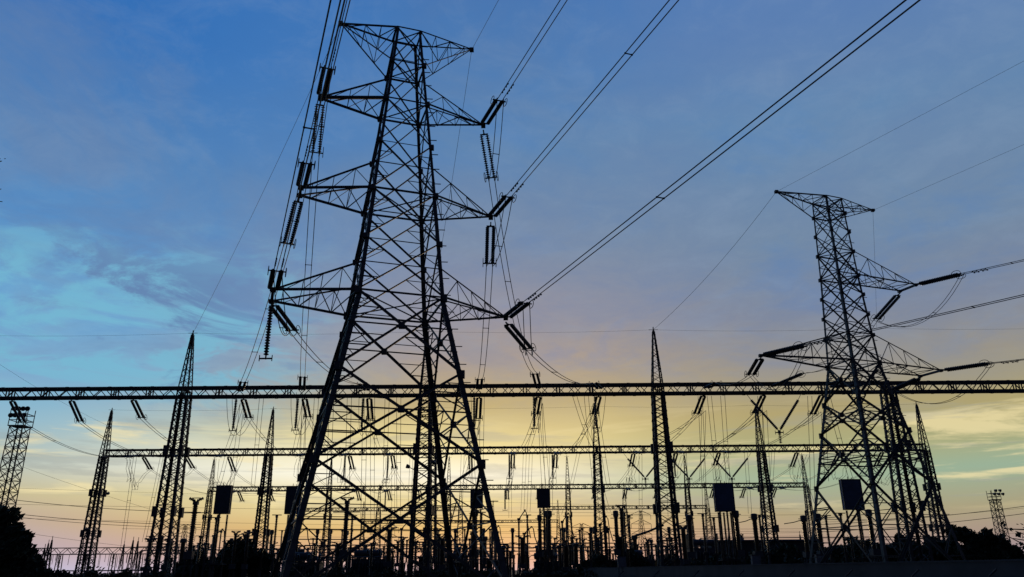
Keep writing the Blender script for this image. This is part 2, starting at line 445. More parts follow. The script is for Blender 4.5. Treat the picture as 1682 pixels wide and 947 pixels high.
def beam_proto(L, h, dp, chord=.17, lace=.05, pitch=3.75):
    o = thing('gantry_beam', None, 'beam')
    m1, m2, m3 = MB(), MB(), MB()
    for y in (-dp / 2, dp / 2):
        m1.bar((0, y, h), (L, y, h), chord, chord * .8); m2.bar((0, y, 0), (L, y, 0), chord, chord * .8)
        for q in range(1, int(L / 2.4)): m1.box((q * 2.4, y, h + chord * .45), .34, .05, chord * .3); m2.box((q * 2.4 + .8, y, -chord * .45), .34, .05, chord * .3)
    n = int(round(L / pitch)); pp = L / n
    for i in range(n + 1):
        for off in ((-.15, .15) if 0 < i < n else (0.1 if i == 0 else -.1,)):
            for y in (-dp / 2, dp / 2): m3.bar((i * pp + off, y, 0), (i * pp + off, y, h), lace * 1.4)
        if i < n:
            x0 = i * pp; q = pp / 4
            for k in range(4):
                za, zb = (0, h) if k % 2 == 0 else (h, 0)
                m3.bar((x0 + k * q, -dp / 2, za), (x0 + k * q + q, -dp / 2, zb), lace)
                m3.bar((x0 + k * q, dp / 2, zb), (x0 + k * q + q, dp / 2, za), lace)
                m3.bar((x0 + k * q, -dp / 2, 0), (x0 + k * q + q, dp / 2, 0), lace * .8)
                m3.bar((x0 + k * q, -dp / 2, h), (x0 + k * q + q, dp / 2, h), lace * .8)
    m1.build('top_chord', STEEL_D, o); m2.build('bottom_chord', STEEL_D, o); m3.build('lacing', STEEL_D, o)
    return o
def place(proto, used, loc, label, group, rotz=0):
    o = proto if not used else copy_tree(proto)
    o.location = loc; o.rotation_euler = (0, 0, rotz)
    o['label'] = label
    if group: o['group'] = group
    return o
BEAM = {}
ROWTXT = {1: 'front', 2: 'second', 3: 'third', 4: 'fourth', 5: 'farthest'}
def gantry(row, Y, masts, ytop, ybot, ytip, xref, mastlab, beamlab, bl=0, br=0, spans=None, kw={}, bkw={}, cut=()):
    """masts: photo columns of the mast tips"""
    zt, zb = at(xref, ytop, Y).z, at(xref, ybot, Y).z
    hz = at(xref, ytip, Y).z
    xs = [at(mx, ytip - ROLL * (mx - xref), Y).x for mx in masts]
    proto = mast_proto(hz, zb, **kw); h = zt - zb
    for i, x in enumerate(xs):
        if i in cut: place(mast_proto(zt + .6, zb, **kw), 0, (x, Y, 0), mastlab[i], 'masts of the %s gantry' % ROWTXT[row]).children[-1]
        else: place(proto, i, (x, Y, 0), mastlab[i], 'masts of the %s gantry' % ROWTXT[row])
    L = (xs[-1] - xs[0]) / (len(xs) - 1)
    bp = beam_proto(L - .02, h, h, **bkw); k = 0
    for i in (spans if spans is not None else range(len(xs) - 1)):
        bo = place(bp, k, (xs[i] + .01, Y, zb), beamlab[k], 'beams of the %s gantry' % ROWTXT[row]); bo.scale = ((xs[i + 1] - xs[i]) / L, 1, 1); k += 1
    BEAM[row] = dict(Y=Y, zt=zt, zb=zb, x0=xs[0], L=L, hz=hz, xs=xs)
FR_ = 'front gantry'
gantry(1, 89.3, [-73, 317, 702, 1073, 1440, 1805], 633.5, 648, 543, 841,
       ['lattice gantry mast of the front row standing beyond the left picture edge', 'tall lattice mast of the front gantry left of the tallest pylon',
        'lattice mast of the front gantry seen inside the legs of the tallest pylon', 'tall lattice mast of the front gantry standing clear between the two pylons',
        'lattice mast of the front gantry seen behind the legs of the right pylon', 'lattice gantry mast of the front row standing beyond the right picture edge'],
       ['front gantry beam running from the left picture edge to its first mast', 'front gantry beam between its left mast and the tallest pylon',
        'front gantry beam from inside the tallest pylon to the clear-standing mast', 'front gantry beam from the clear-standing mast to the right pylon',
        'front gantry beam from the right pylon to the right picture edge'], kw=dict(w0=1.25, wb=.70, legw=.30, lace=.075), bkw=dict(chord=.27, lace=.075), cut=(4,))
gantry(2, 131.4, [184, 449, 713, 977, 1241, 1505], 734.5, 744, 668, 841,
       ['lattice mast ending the second gantry on the left', 'second-gantry mast just left of the tallest pylon', 'second-gantry mast behind the right legs of the tallest pylon',
        'second-gantry mast in the open gap right of the tallest pylon', 'second-gantry mast between the clear front mast and the right pylon', 'lattice mast ending the second gantry on the right'],
       ['leftmost beam of the second gantry', 'second-gantry beam behind the left legs of the tallest pylon', 'second-gantry beam leaving the tallest pylon to the right',
        'second-gantry beam crossing behind the clear front mast', 'rightmost beam of the second gantry, ending behind the right pylon'], kw=dict(w0=1.1, wb=.62, legw=.30, lace=.085), bkw=dict(chord=.26, lace=.08))
gantry(3, 183.6, [352, 545, 738, 931, 1124, 1317], 796.5, 803, 750, 841,
       ['mast ending the third gantry on the left, beside a dark line trap', 'third-gantry mast between the left legs of the tallest pylon', 'slim third-gantry mast behind the right leg of the tallest pylon',
        'third-gantry mast in the middle of the yellow glow', 'third-gantry mast right beside the clear front mast', 'slim mast ending the third gantry on the right'],
       ['leftmost beam of the third gantry', 'third-gantry beam inside the legs of the tallest pylon', 'third-gantry beam across the brightest sky glow',
        'third-gantry beam behind the clear front mast', 'rightmost beam of the third gantry'], kw=dict(w0=.95, wb=.52, legw=.22, lace=.07), bkw=dict(chord=.28, lace=.09))
gantry(4, 247, [490, 624, 757, 890, 1024, 1158], 832, 837, 795, 841,
       ['far fourth-gantry mast at the left foot of the tallest pylon', 'far fourth-gantry mast inside the tallest pylon left of its middle', 'far fourth-gantry mast by the right leg of the tallest pylon',
        'far fourth-gantry mast behind the dark box in the glow', 'far fourth-gantry mast just left of the clear front mast', 'far fourth-gantry mast ending that row on the right'],
       ['faint fourth-gantry beam left inside the tallest pylon', 'faint fourth-gantry beam right inside the tallest pylon', 'faint fourth-gantry beam left of the clear front mast', 'faint fourth-gantry beam behind the clear front mast'],
       spans=[0, 1, 3, 4], kw=dict(w0=1.3, wb=.65, legw=.18, lace=.08), bkw=dict(chord=.24, lace=.09))
gantry(5, 310, [598, 704, 810, 916], 854, 858, 822, 841,
       ['tiny mast of the farthest gantry left inside the tallest pylon', 'tiny mast of the farthest gantry in the middle of the tallest pylon', 'tiny mast of the farthest gantry just right of the tallest pylon',
        'tiny mast of the farthest gantry behind a dark box on posts'],
       ['farthest gantry beam low inside the tallest pylon', 'farthest gantry beam low behind the right pylon leg', 'farthest gantry beam low in the glow right of the pylon'],
       kw=dict(w0=1.2, wb=.6, legw=.2, lace=.1), bkw=dict(chord=.26, lace=.1))
# low truss gantry far away on the left
o = thing('low_gantry', 'low truss gantry far away at the bottom left behind the tree', 'gantry', (0, 0, 0))
Yl = 262; zt, zb = at(150, 899.5, Yl).z, at(150, 910, Yl).z
xa, xb = at(46, 905, Yl).x, at(330, 905, Yl).x
mt, ml = MB(), MB()
for y in (Yl - 1, Yl + 1):
    mt.bar((xa, y, zt), (xb, y, zt), .22); mt.bar((xa, y, zb), (xb, y, zb), .26)
    x = xa; k = 0
    while x < xb - 2: ml.bar((x, y, zb if k % 2 else zt), (x + 2.1, y, zt if k % 2 else zb), .14); x += 2.1; k += 1
mt.build('chord', STEEL_D, o); ml.build('lacing', STEEL_D, o)
for i in range(7):
    x = xa + 2 + (xb - xa - 4) * i / 6
    m = MB()
    for s in (-1, 1): m.bar((x - .6, Yl + s, 0), (x - .3, Yl + s, zb), .22); m.bar((x + .6, Yl + s, 0), (x + .3, Yl + s, zb), .22)
    for q in range(6): m.bar((x - .5, Yl, q * zb / 6), (x + .5, Yl, (q + 1) * zb / 6), .1)
    m.build('post', STEEL_D, o)
for i in range(46):
    x = random.uniform(xa, xb); MB().bar((x, Yl, zb), (x, Yl, zb - random.uniform(1.5, 4.5)), .1).build('hanging_insulator', STEEL_D, o)

# ------------------------------------------------------------------ insulators and conductors
def stack(a, b, r=.165, pitch=.185, n=10, core=.05):
    m = MB(); L = (b - a).length; k = int(L / pitch); p = L / k; prof = [(0, .03)]
    for i in range(k):
        z = i * p; prof += [(z + p * .15, core), (z + p * .38, r), (z + p * .60, r * .96), (z + p * .72, core)]
    prof.append((L, .03)); m.lathe(a, b, prof, n); return m
def tension_proto(L=4.2, sepn=.24, pitch=.15, core=.11):
    o = thing('insulator_string', None, 'insulator')
    lens = L - .75
    for s in (-1, 1): stack(Vector((.45, s * sepn, 0)), Vector((.45 + lens, s * sepn, 0)), .155, pitch, 10, core).build('disc_stack', GLASSY, o)
    m = MB(); m.bar((0, 0, 0), (.3, 0, 0), .09); m.bar((.38, -sepn - .08, 0), (.38, sepn + .08, 0), .12, .06); m.bar((.3, 0, 0), (.4, 0, 0), .14); m.build('yoke_plate', STEEL, o)
    m = MB(); e = L - .28; m.bar((e, -sepn - .28, 0), (e, sepn + .28, 0), .10, .06); m.bar((e, -sepn, 0), (L, -sepn, 0), .08); m.bar((e, sepn, 0), (L, sepn, 0), .08); m.build('yoke_plate', STEEL, o)
    for s in (-1, 1):
        m = MB(); pts = []
        for i in range(16):
            t = 2 * math.pi * i / 16; pts.append(Vector((e - .08 + .40 * math.cos(t), s * (sepn + .28), .26 * math.sin(t))))
        m.tube(pts, .026, 5, True); m.build('grading_ring', STEEL, o)
    return o
def single_proto(L=4.0, r=.15):
    o = thing('hanging_insulator', None, 'insulator')
    stack(Vector((.3, 0, 0)), Vector((L - .25, 0, 0)), r + .03, .19, 10, .1).build('disc_stack', GLASSY, o)
    m = MB(); m.bar((0, 0, 0), (.32, 0, 0), .07); m.build('link', STEEL, o)
    m = MB(); m.bar((L - .25, 0, 0), (L, 0, 0), .08); m.bar((L - .06, -.42, 0), (L - .06, .42, 0), .09); m.bar((L - .3, -.42, 0), (L + .12, -.42, 0), .05); m.bar((L - .3, .42, 0), (L + .12, .42, 0), .05); m.build('clamp_bar', STEEL, o)
    return o
def orient(o, P, d, lat=None):
    x = Vector(d).normalized()
    y = lat if lat is not None else Vector((0, 0, 1)).cross(x)
    if y.length < .15: y = Vector((1, 0, 0))
    y = (y - x * y.dot(x)).normalized(); z_ = x.cross(y)
    o.location = P; o.rotation_euler = Matrix((x, y, z_)).transposed().to_euler()
_T, _S = [None, None], [None]
TL = 4.2
def tension(P, Q, label, group=None, sc=1.0, open_ribs=False):
    """string fixed at P pointing to Q; returns its end"""
    k = 1 if open_ribs else 0
    if _T[k] is None: _T[k] = tension_proto(TL, pitch=.175, core=.06) if open_ribs else tension_proto(TL); o = _T[k]
    else: o = copy_tree(_T[k])
    d = (Vector(Q) - Vector(P)).normalized(); orient(o, P, d); o.scale = (sc,) * 3
    o['label'] = label; o['group'] = group or 'twin tension insulator strings'
    return Vector(P) + d * TL * sc
def single(P, Q, label, group, sc=1.0, lat=None):
    if _S[0] is None: _S[0] = single_proto(4.0); o = _S[0]
    else: o = copy_tree(_S[0])
    d = (Vector(Q) - Vector(P)).normalized(); orient(o, P, d, lat); o.scale = (sc,) * 3
    o['label'] = label; o['group'] = group
    return Vector(P) + d * 4.0 * sc
def sagged(A, B, sag, n=14):
    A, B = Vector(A), Vector(B)
    return [A.lerp(B, i / n) - Vector((0, 0, 4 * sag * (i / n) * (1 - i / n))) for i in range(n + 1)]
def bundle(pts, sep, r, label, group, spacers=(), cat='power line', name='power_line', lat=None, dampers=False):
    o = thing(name, label, cat, pts[0], group)
    A, B = pts[0], pts[-1]
    d = (B - A); h = Vector((0, 0, 1)).cross(d)
    if lat is not None: h = Vector(lat)
    if h.length < .2: h = Vector((1, 0, 0))
    h.normalize()
    for s in (-1, 1):
        MB().tube([p - A + h * (s * sep / 2) for p in pts], r, 5).build('conductor', CABLE, o)
    n = len(pts) - 1
    for t in spacers:
        i = min(n - 1, int(t * n)); p = pts[i].lerp(pts[i + 1], t * n - i) - A
        m = MB(); m.bar(p - h * (sep / 2 + .03), p + h * (sep / 2 + .03), .045)
        for s in (-1, 1): m.box(p + h * (s * sep / 2), .075, .075, .075)
        m.build('spacer', STEEL, o)
    if dampers:
        dn = (pts[1] - pts[0]).normalized()
        for s in (-1, 1):
            for q in (1.2, 2.0):
                m = MB(); c = dn * q + h * (s * sep / 2) - Vector((0, 0, .09)); m.bar(c - dn * .22, c + dn * .22, .03); m.bar(c - dn * .26, c - dn * .14, .09); m.bar(c + dn * .14, c + dn * .26, .09)
                m.build('vibration_damper', STEEL, o)
    return o
def wire(pts, r, label, group, name='overhead_wire', cat='wire'):
    o = MB().tube([Vector(p) - Vector(pts[0]) for p in pts], r, 5).build(name, CABLE, None, pts[0])
    return tag(o, label, cat, group)

def far_dir(px, py=936):
    d = ray(px, py - ROLL * (px - 841)); d.z = 0; return d.normalized()
D1 = -(far_dir(350) + Vector((0, 0, .020))).normalized()                      # the line leaves the tall pylon over the camera's right shoulder
D2 = -far_dir(-200)
def leaving(P, D, px, py, k):
    """end of a straight wire that starts at P along D and crosses the picture edge at (px, py)"""
    lo, hi = 0.0, 200.0
    for _ in range(60):
        t = (lo + hi) / 2; Q = P + D * t; f = Q - Vector((0, 0, EYE))
        dep = f.y * CP + f.z * SP
        ok = dep > .5 and (pix(Q)[0] < px if py > 0 else pix(Q)[1] > py)
        if ok: lo = t
        else: hi = t
    t = lo; Q = P + D * t
    for _ in range(40):
        x, y = pix(Q); e = (y - py) if py > 0 else 0
        if abs(e) < .05: break
        f = Q - Vector((0, 0, EYE)); Q.z += e * (f.y * CP + f.z * SP) / F_PX * .9
    return P + (Q - P) * k
b1 = BEAM[1]
def beam_at(row, px, ypx=None, dz=0, side=0):
    b = BEAM[row]; yb = (ypx if ypx else 640)
    x = at(px, yb, b['Y']).x
    return Vector((x, b['Y'] + side * (b['zt'] - b['zb']) / 2, b['zb'] + dz))
# phases: pylon tip, photo place of the camera-side string end, of the yard-side string end, gantry column
NAMES = {'L1': 'upper left crossarm', 'L2': 'middle left crossarm', 'L3': 'lowest left crossarm', 'R1': 'upper right crossarm', 'R2': 'middle right crossarm', 'R3': 'lowest right crossarm'}
PH = [('L1', tip(T1, -6.25, -.1, 34.97), tip(T1, -6.25, .1, 34.85), (518, 262), 498, 2.6),
      ('L2', tip(T1, -7.07, -.62, 26.99), tip(T1, -7.07, .62, 26.85), (471, 405), 397, 1.0),
      ('L3', tip(T1, -8.22, -1.23, 19.02), tip(T1, -8.22, 1.23, 18.9), (482, 545), 605, 1.0),
      ('R1', tip(T1, 6.45, 0, 34.97), tip(T1, 6.45, 0, 34.6), (808, 297), 885, 3.4),
      ('R2', tip(T1, 7.10, 0, 26.99), tip(T1, 7.10, 0, 26.6), (804, 437), 787, 2.2),
      ('R3', tip(T1, 8.27, 0, 19.02), tip(T1, 8.27, 0, 18.7), (870, 575), 985, 1.0)]
for key, tc_, ty, pxe, gx, sag in PH:
    nm = NAMES[key]
    # towards the camera
    e0 = tension(tc_, tc_ + D1 * 10 - Vector((0, 0, .1)), 'twin insulator string pulling towards the viewer from the %s of the tallest pylon' % nm)
    far_end = e0 + D1 * 150 + Vector((0, 0, 0))
    bundle(sagged(e0, far_end, .5, 30), .4, .030, 'twin overhead conductors running overhead from the %s of the tallest pylon' % nm, 'incoming twin conductors',
           spacers=(.12, .3, .48), dampers=True)
    # towards the yard
    G = beam_at(1, gx, 640, (b1['zt'] - b1['zb']) / 2, -1)
    e1 = reach(ty, pxe[0], pxe[1], TL)
    tension(ty, e1, 'twin insulator string hanging towards the yard from the %s of the tallest pylon' % nm, open_ribs=key in ('L1', 'R1', 'L2', 'R2'))
    gdir = (e1 - G).normalized()
    gdir.z = max(-.1, gdir.z * (.75 if key[1] != '3' else .5) ); 
    e2 = tension(G, G + gdir, 'twin insulator string on the front gantry beam holding the downlead of the %s' % nm)
    bundle(sagged(e1, e2, sag, 16), .5, .032, 'twin downlead wires from the %s of the tallest pylon to the front gantry' % nm, 'twin downleads to the front gantry', spacers=(.3, .62), lat=(1, .2, 0))
    # jumper round the arm
    mid = (e0 + e1) / 2 - Vector((0, 0, 1.2 if key[1] != '3' else 2.4))
    pts = []
    for i in range(13):
        t = i / 12; pts.append(e0 * (1 - t) ** 2 + (mid - Vector((0, 0, 1.0))) * 2 * t * (1 - t) + e1 * t * t)
    bundle(pts, .5, .029, 'twin jumper loop below the %s of the tallest pylon' % nm, 'jumper loops', spacers=(.5,), cat='jumper', name='jumper_loop', lat=T1.u)
# single jumper string under the lowest left arm
P = tip(T1, -8.22, .9, 18.85)
single(P, P - Vector((0, 0, 1)), 'single ribbed insulator hanging straight down from the lowest left crossarm of the tallest pylon', 'jumper support insulators')
# earth wires of the tall pylon
for sg, L, tx in ((-1, 5.23, 'left'), (1, 5.41, 'right')):
    P = tip(T1, sg * L, 0, 42.0)
    wire(sagged(P, P + D1 * 140 + Vector((0, 0, 2)), 2.0, 20), .016, 'thin earth wire running towards the viewer from the %s peak of the tallest pylon' % tx, 'earth wires')
    mx = b1['xs'][1] if sg < 0 else b1['xs'][2]
    wire(sagged(P, (mx, b1['Y'], b1['hz']), .8, 16), .016, 'thin earth wire slanting down to the yard from the %s peak of the tallest pylon' % tx, 'earth wires')
# right pylon: three phases
PH2 = [('upper right crossarm', tip(T2, 9.15, -1.05, 29.39), tip(T2, 9.15, 1.05, 29.2), (1438, 526), 1262, 1.5),
       ('lower right crossarm', tip(T2, 10.02, -1.27, 20.21), tip(T2, 10.02, 1.27, 20.05), (1466, 640), 1357, .6),
       ('lower left crossarm', tip(T2, -11.0, 0, 20.21), tip(T2, -11.0, 0, 20.0), (1233, 616), 1158, .5)]
EDGE = [425, 588, 482]
for (nm, tc_, ty, pxe, gx, sag), ey in zip(PH2, EDGE):
    e0 = tension(tc_, leaving(tc_, D2, 1682, ey, 1), 'twin insulator string pulling towards the viewer from the %s of the right pylon' % nm, sc=1.12)
    bundle(sagged(e0, leaving(e0, D2, 1682, ey, 4), .15, 30), .42, .032, 'twin overhead conductors leaving the %s of the right pylon to the right' % nm, 'incoming twin conductors', spacers=(.2, .45), dampers=True)
    G = beam_at(1, gx, 640, (b1['zt'] - b1['zb']) / 2, -1)
    e1 = reach(ty, pxe[0], pxe[1], TL * 1.1)
    tension(ty, e1, 'twin insulator string hanging towards the yard from the %s of the right pylon' % nm, sc=1.1)
    gdir = (e1 - G).normalized(); gdir.z = max(-.1, gdir.z * .6)
    e2 = tension(G, G + gdir, 'twin insulator string on the front beam facing the %s of the right pylon' % nm)
    bundle(sagged(e1, e2, sag, 12), .5, .028, 'twin wires from the %s of the right pylon to the front gantry' % nm, 'twin downleads to the front gantry', spacers=(.5,), lat=(.8, -.5, 0))
    mid = (e0 + e1) / 2 - Vector((0, 0, 5.2))
    pts = []
    for i in range(15):
        t = i / 14; pts.append(e0 * (1 - t) ** 2 + mid * 2 * t * (1 - t) + e1 * t * t)
    bundle(pts, .45, .026, 'sagging twin jumper loop below the %s of the right pylon' % nm, 'jumper loops', spacers=(.35, .7), cat='jumper', name='jumper_loop', lat=T2.u)
for sg, L, tx in ((-1, 6.53, 'left'), (1, 6.27, 'right')):
    P = tip(T2, sg * L, 0, 38.03)
    wire(sagged(P, leaving(P, D2, 1682, 103 if sg < 0 else 237, 4), .15, 20), .012, 'thin earth wire running towards the viewer from the %s peak of the right pylon' % tx, 'earth wires')
    if sg < 0: wire(sagged(P, (b1['xs'][3], b1['Y'], b1['hz']), .8, 16), .017, 'thin earth wire slanting from the right pylon down to the clear-standing gantry mast', 'earth wires')
    else: wire(sagged(P, (b1['xs'][4], b1['Y'], b1['hz']), .3, 10), .012, 'thin earth wire dropping from the right peak of the right pylon', 'earth wires')
# earth wires along the mast tips
for row, r in ((1, .010), (2, .013)):
    b = BEAM[row]; pts = []
    for x0, x1 in zip(b['xs'], b['xs'][1:]): pts += sagged((x0, b['Y'], b['hz']), (x1, b['Y'], b['hz']), .25, 6)[:-1]
    pts.append(Vector((b['xs'][-1], b['Y'], b['hz'])))
    if row == 1: pts = [Vector((b['xs'][0] - 30, b['Y'], b['hz']))] + pts + [Vector((b['xs'][-1] + 30, b['Y'], b['hz']))]
    wire(pts, r, 'thin earth wire stretched along the mast tips of the %s gantry' % ROWTXT[row], 'earth wires')

# spans between the gantry rows: strings, conductors, hanging jumper strings
A1 = [15, 113, 215, 397, 498, 605, 787, 885, 985, 1158, 1258, 1355]
b2, b3, b4 = BEAM[2], BEAM[3], BEAM[4]
A2x = []
for i in range(5):
    for k in (6.3, 13.5, 20.7): A2x.append(b2['x0'] + i * b2['L'] + k)
A3x = []
for i in range(5):
    for k in (6.3, 13.5, 20.7): A3x.append(b3['x0'] + i * b3['L'] + k)
h1, h2, h3 = b1['zt'] - b1['zb'], b2['zt'] - b2['zb'], b3['zt'] - b3['zb']
seq1 = [(x, beam_at(1, x, 648, 0, 1)) for x in A1]
ends2 = [Vector((x, b2['Y'], b2['zb'])) for x in A2x]
for i, (px, P) in enumerate(seq1):
    # nearest second-row place, in order
    j = min(range(len(ends2)), key=lambda q: abs(ends2[q].x - P.x))
    Q = ends2[j] - Vector((0, h2 / 2, -.1))
    e = tension(P, Vector((P.x + (Q.x - P.x) * .1, P.y + 4, P.z - random.uniform(1.5, 2.5))), 'twin insulator string below the front gantry beam leaning to the yard, %s from the left' % ORD[i], 'strings on the yard side of the front gantry')
    q = tension(Q, Q + Vector((0, -4, -.9)), 'twin insulator string facing the viewer on the second gantry beam, %s from the left' % ORD[i], 'strings on the near side of the second gantry')
    bundle(sagged(e, q, 1.3, 12), .45, .029, 'twin slack wires between front and second gantry, %s from the left' % ORD[i], 'slack wires between front and second gantry', spacers=(.25, .7), lat=(1, 0, 0))
    if 380 < px < 1000:
        s = single(beam_at(1, px - 8, 648, 0, 0), beam_at(1, px - 8, 648, -5, 0), 'thick single insulator hanging under the front gantry beam, %s from the left' % ORD[i - 3], 'insulators hanging under the front gantry', lat=Vector((1, 0, 0)), sc=1.0)
        jp = []
        A, B = e2 if False else beam_at(1, px, 648, -.4, -1) - Vector((0, 3.4, 0)), e
        for t in range(11):
            t /= 10; jp.append(A * (1 - t) ** 2 + (s - Vector((0, 0, 3.6))) * 2 * t * (1 - t) + B * t * t)
        bundle(jp, .6, .026, 'twin jumper loop under the front gantry beam, %s from the left' % ORD[i - 3], 'jumper loops under the front gantry', cat='jumper', name='jumper_loop', lat=(1, 0, 0))
for i, P in enumerate(ends2):
    Pf = P + Vector((0, h2 / 2, 0))
    Q = Vector((A3x[i], b3['Y'] - h3 / 2, b3['zb'] + .1))
    e = tension(Pf, Pf + Vector(((Q.x - P.x) * random.uniform(-.02, .12), 4, -random.uniform(1.6, 2.6))), 'insulator string leaning to the yard below the second gantry beam, %s from the left' % ORD[i], 'strings on the yard side of the second gantry')
    q = tension(Q, Q + Vector((0, -4, -.9)), 'tiny insulator string on the near side of the third gantry, %s from the left' % ORD[i], 'strings on the near side of the third gantry')
    bundle(sagged(e, q, 1.6, 12), .45, .026, 'twin slack wires between second and third gantry, %s from the left' % ORD[i], 'slack wires between second and third gantry', lat=(1, 0, 0))
    pp = pix(P)
    if i in (4, 5, 7, 8, 10):
        single(P - Vector((.6, 0, 0)), P - Vector((.6, 0, 5)), 'slim single insulator hanging under the second gantry beam, %s from the left' % ORD[(4, 5, 7, 8, 10).index(i)], 'insulators hanging under the second gantry', lat=Vector((1, 0, 0)), sc=1.05)
    # loop from string to string below the beam
    A = Q * 0 + P + Vector((0, -4.2, -1.2)); pts = []
    for t in range(11):
        t /= 10; pts.append(A * (1 - t) ** 2 + (P + Vector((random.uniform(-3.0, -.6), 0, -random.uniform(6.0, 10.5)))) * 2 * t * (1 - t) + e * t * t)
    bundle(pts, .5, .027, 'drooping twin jumper loop under the second gantry beam, %s from the left' % ORD[i], 'jumper loops under the second gantry', cat='jumper', name='jumper_loop', lat=(1, 0, 0))
for i, x in enumerate(A3x):
    P = Vector((x, b3['Y'] + h3 / 2, b3['zb']))
    tension(P, P + Vector((0, 4, -2.2)), 'tiny insulator string on the far side of the third gantry, %s from the left' % ORD[i], 'strings on the yard side of the third gantry')
    if i in (4, 7): single(P - Vector((.5, .6, 0)), P - Vector((.5, .6, 5)), ['slim insulator hanging under the third gantry inside the tallest pylon', 'slim insulator hanging under the third gantry in the yellow glow'][(4, 7).index(i)], 'insulators hanging under the third gantry', lat=Vector((1, 0, 0)), sc=1.2)
FN = [(398, 662, 372, 740, 380, 800), (500, 662, 484, 738, 492, 800), (888, 662, 868, 738, 900, 800), (978, 662, 946, 736, 1000, 800), (1156, 674, 1092, 716, 1152, 790), (1256, 674, 1176, 730, 1262, 790), (1352, 676, 1300, 706, 1358, 790)]
k = 0
for x0, y0, xa_, ya_, xb_, yb_ in FN:
    for x1, y1, Y1 in ((xa_, ya_, 112), (xb_, yb_, 106)):
        bundle(sagged(at(x0, y0, 94), at(x1, y1, Y1), .25, 6), .5, .027, 'thin wire pair fanning down from a front gantry string, %s from the left' % ORD[k], 'fanning wires under the front gantry', spacers=(.6,), cat='wire', name='fan_wire', lat=(1, 0, 0)); k += 1
# V strings
VS = [((1232, 655), (1280, 708), (1312, 655), 96, 'large V of single insulators hanging below the front gantry left of the right pylon'),
      ((1030, 752), (1060, 785), (1086, 752), 140, 'first small V of insulators under the second gantry, left of the clear front mast'),
      ((1100, 752), (1132, 785), (1158, 752), 140, 'second small V of insulators under the second gantry, right of the clear front mast'),
      ((1172, 752), (1202, 785), (1229, 751), 140, 'third small V of insulators under the second gantry, above a navy box')]
for a, b, c, Y, lab in VS:
    A, B, C = at(*a, Y), at(*b, Y), at(*c, Y)
    o = thing('insulator_v_string', lab, 'insulator', B, 'V shaped insulator strings')
    for E in (A, C):
        E = E - B; t = (B * 0 - E)
        stack(E * .97, E * .06, .19, .2, 10, .12).build('disc_stack', GLASSY, o)
        m = MB(); up = E + Vector((E.x * .22, 0, E.z * .28)); m.bar(E * .95, up, .05); m.build('link', STEEL, o); MB().bar((0, 0, 0), E * .08, .08).build('link', STEEL, o)
    m = MB(); m.bar((-.5, 0, -.15), (.5, 0, -.15), .12); m.box((0, 0, -.1), .3, .2, .4); m.bar((-.5, 0, -.4), (-.5, 0, .1), .05); m.bar((.5, 0, -.4), (.5, 0, .1), .05); m.build('clamp_bar', STEEL, o)
    stack(Vector((0, 0, -.3)), Vector((0, 0, -1.5)), .2, .2).build('disc_stack', GLASSY, o)
# droppers: pairs of thin wires going down to the apparatus
DR = [(222, 752, 200, 905, 128), (266, 760, 236, 890, 133), (372, 740, 358, 800, 104), (398, 762, 372, 800, 110), (430, 725, 415, 800, 112), (440, 762, 425, 880, 134),
      (545, 655, 538, 850, 94), (574, 655, 570, 815, 96), (612, 715, 612, 880, 118), (646, 792, 646, 880, 140), (655, 660, 655, 860, 112), (770, 700, 779, 803, 118), (792, 705, 790, 803, 118),
      (886, 700, 893, 803, 118), (872, 700, 868, 840, 124), (905, 700, 905, 840, 126), (963, 655, 985, 880, 112), (975, 700, 1000, 840, 124),
      (1150, 680, 1158, 845, 100), (1165, 680, 1180, 793, 100), (1187, 650, 1196, 793, 104), (1248, 690, 1252, 845, 100), (1330, 650, 1335, 840, 96), (1360, 690, 1398, 787, 96), (1310, 740, 1340, 842, 104),
      (862, 790, 858, 838, 135), (950, 700, 925, 845, 130), (1052, 790, 1052, 900, 140), (1125, 790, 1129, 845, 138)]
DR += [(210, 752, 224, 800, 128), (286, 775, 282, 880, 132), (500, 690, 495, 860, 98), (520, 650, 512, 800, 96), (600, 650, 596, 870, 94), (636, 660, 632, 800, 116), (676, 745, 672, 850, 132), (760, 745, 756, 860, 136),
       (838, 790, 838, 850, 150), (944, 640, 975, 735, 104), (1095, 745, 1100, 850, 128), (1190, 745, 1200, 793, 118), (1225, 760, 1232, 843, 120), (1270, 735, 1262, 840, 120)]
DR.sort(key=lambda q: q[0])
for i, (x0, y0, x1, y1, Y) in enumerate(DR):
    A, B = (at(x0, 650, b1['Y'] + .7) if Y <= 120 and y0 < 735 else at(x0, 745 - ROLL * (x0 - 841), b2['Y'])), at(x1, y1, Y)
    bundle(sagged(A, B, .5, 8), .5, .028, 'thin pair of dropper wires hanging into the yard, %s from the left' % ORD[i], 'dropper wires', spacers=(.45,), cat='wire', name='dropper_wire', lat=(1, 0, 0))

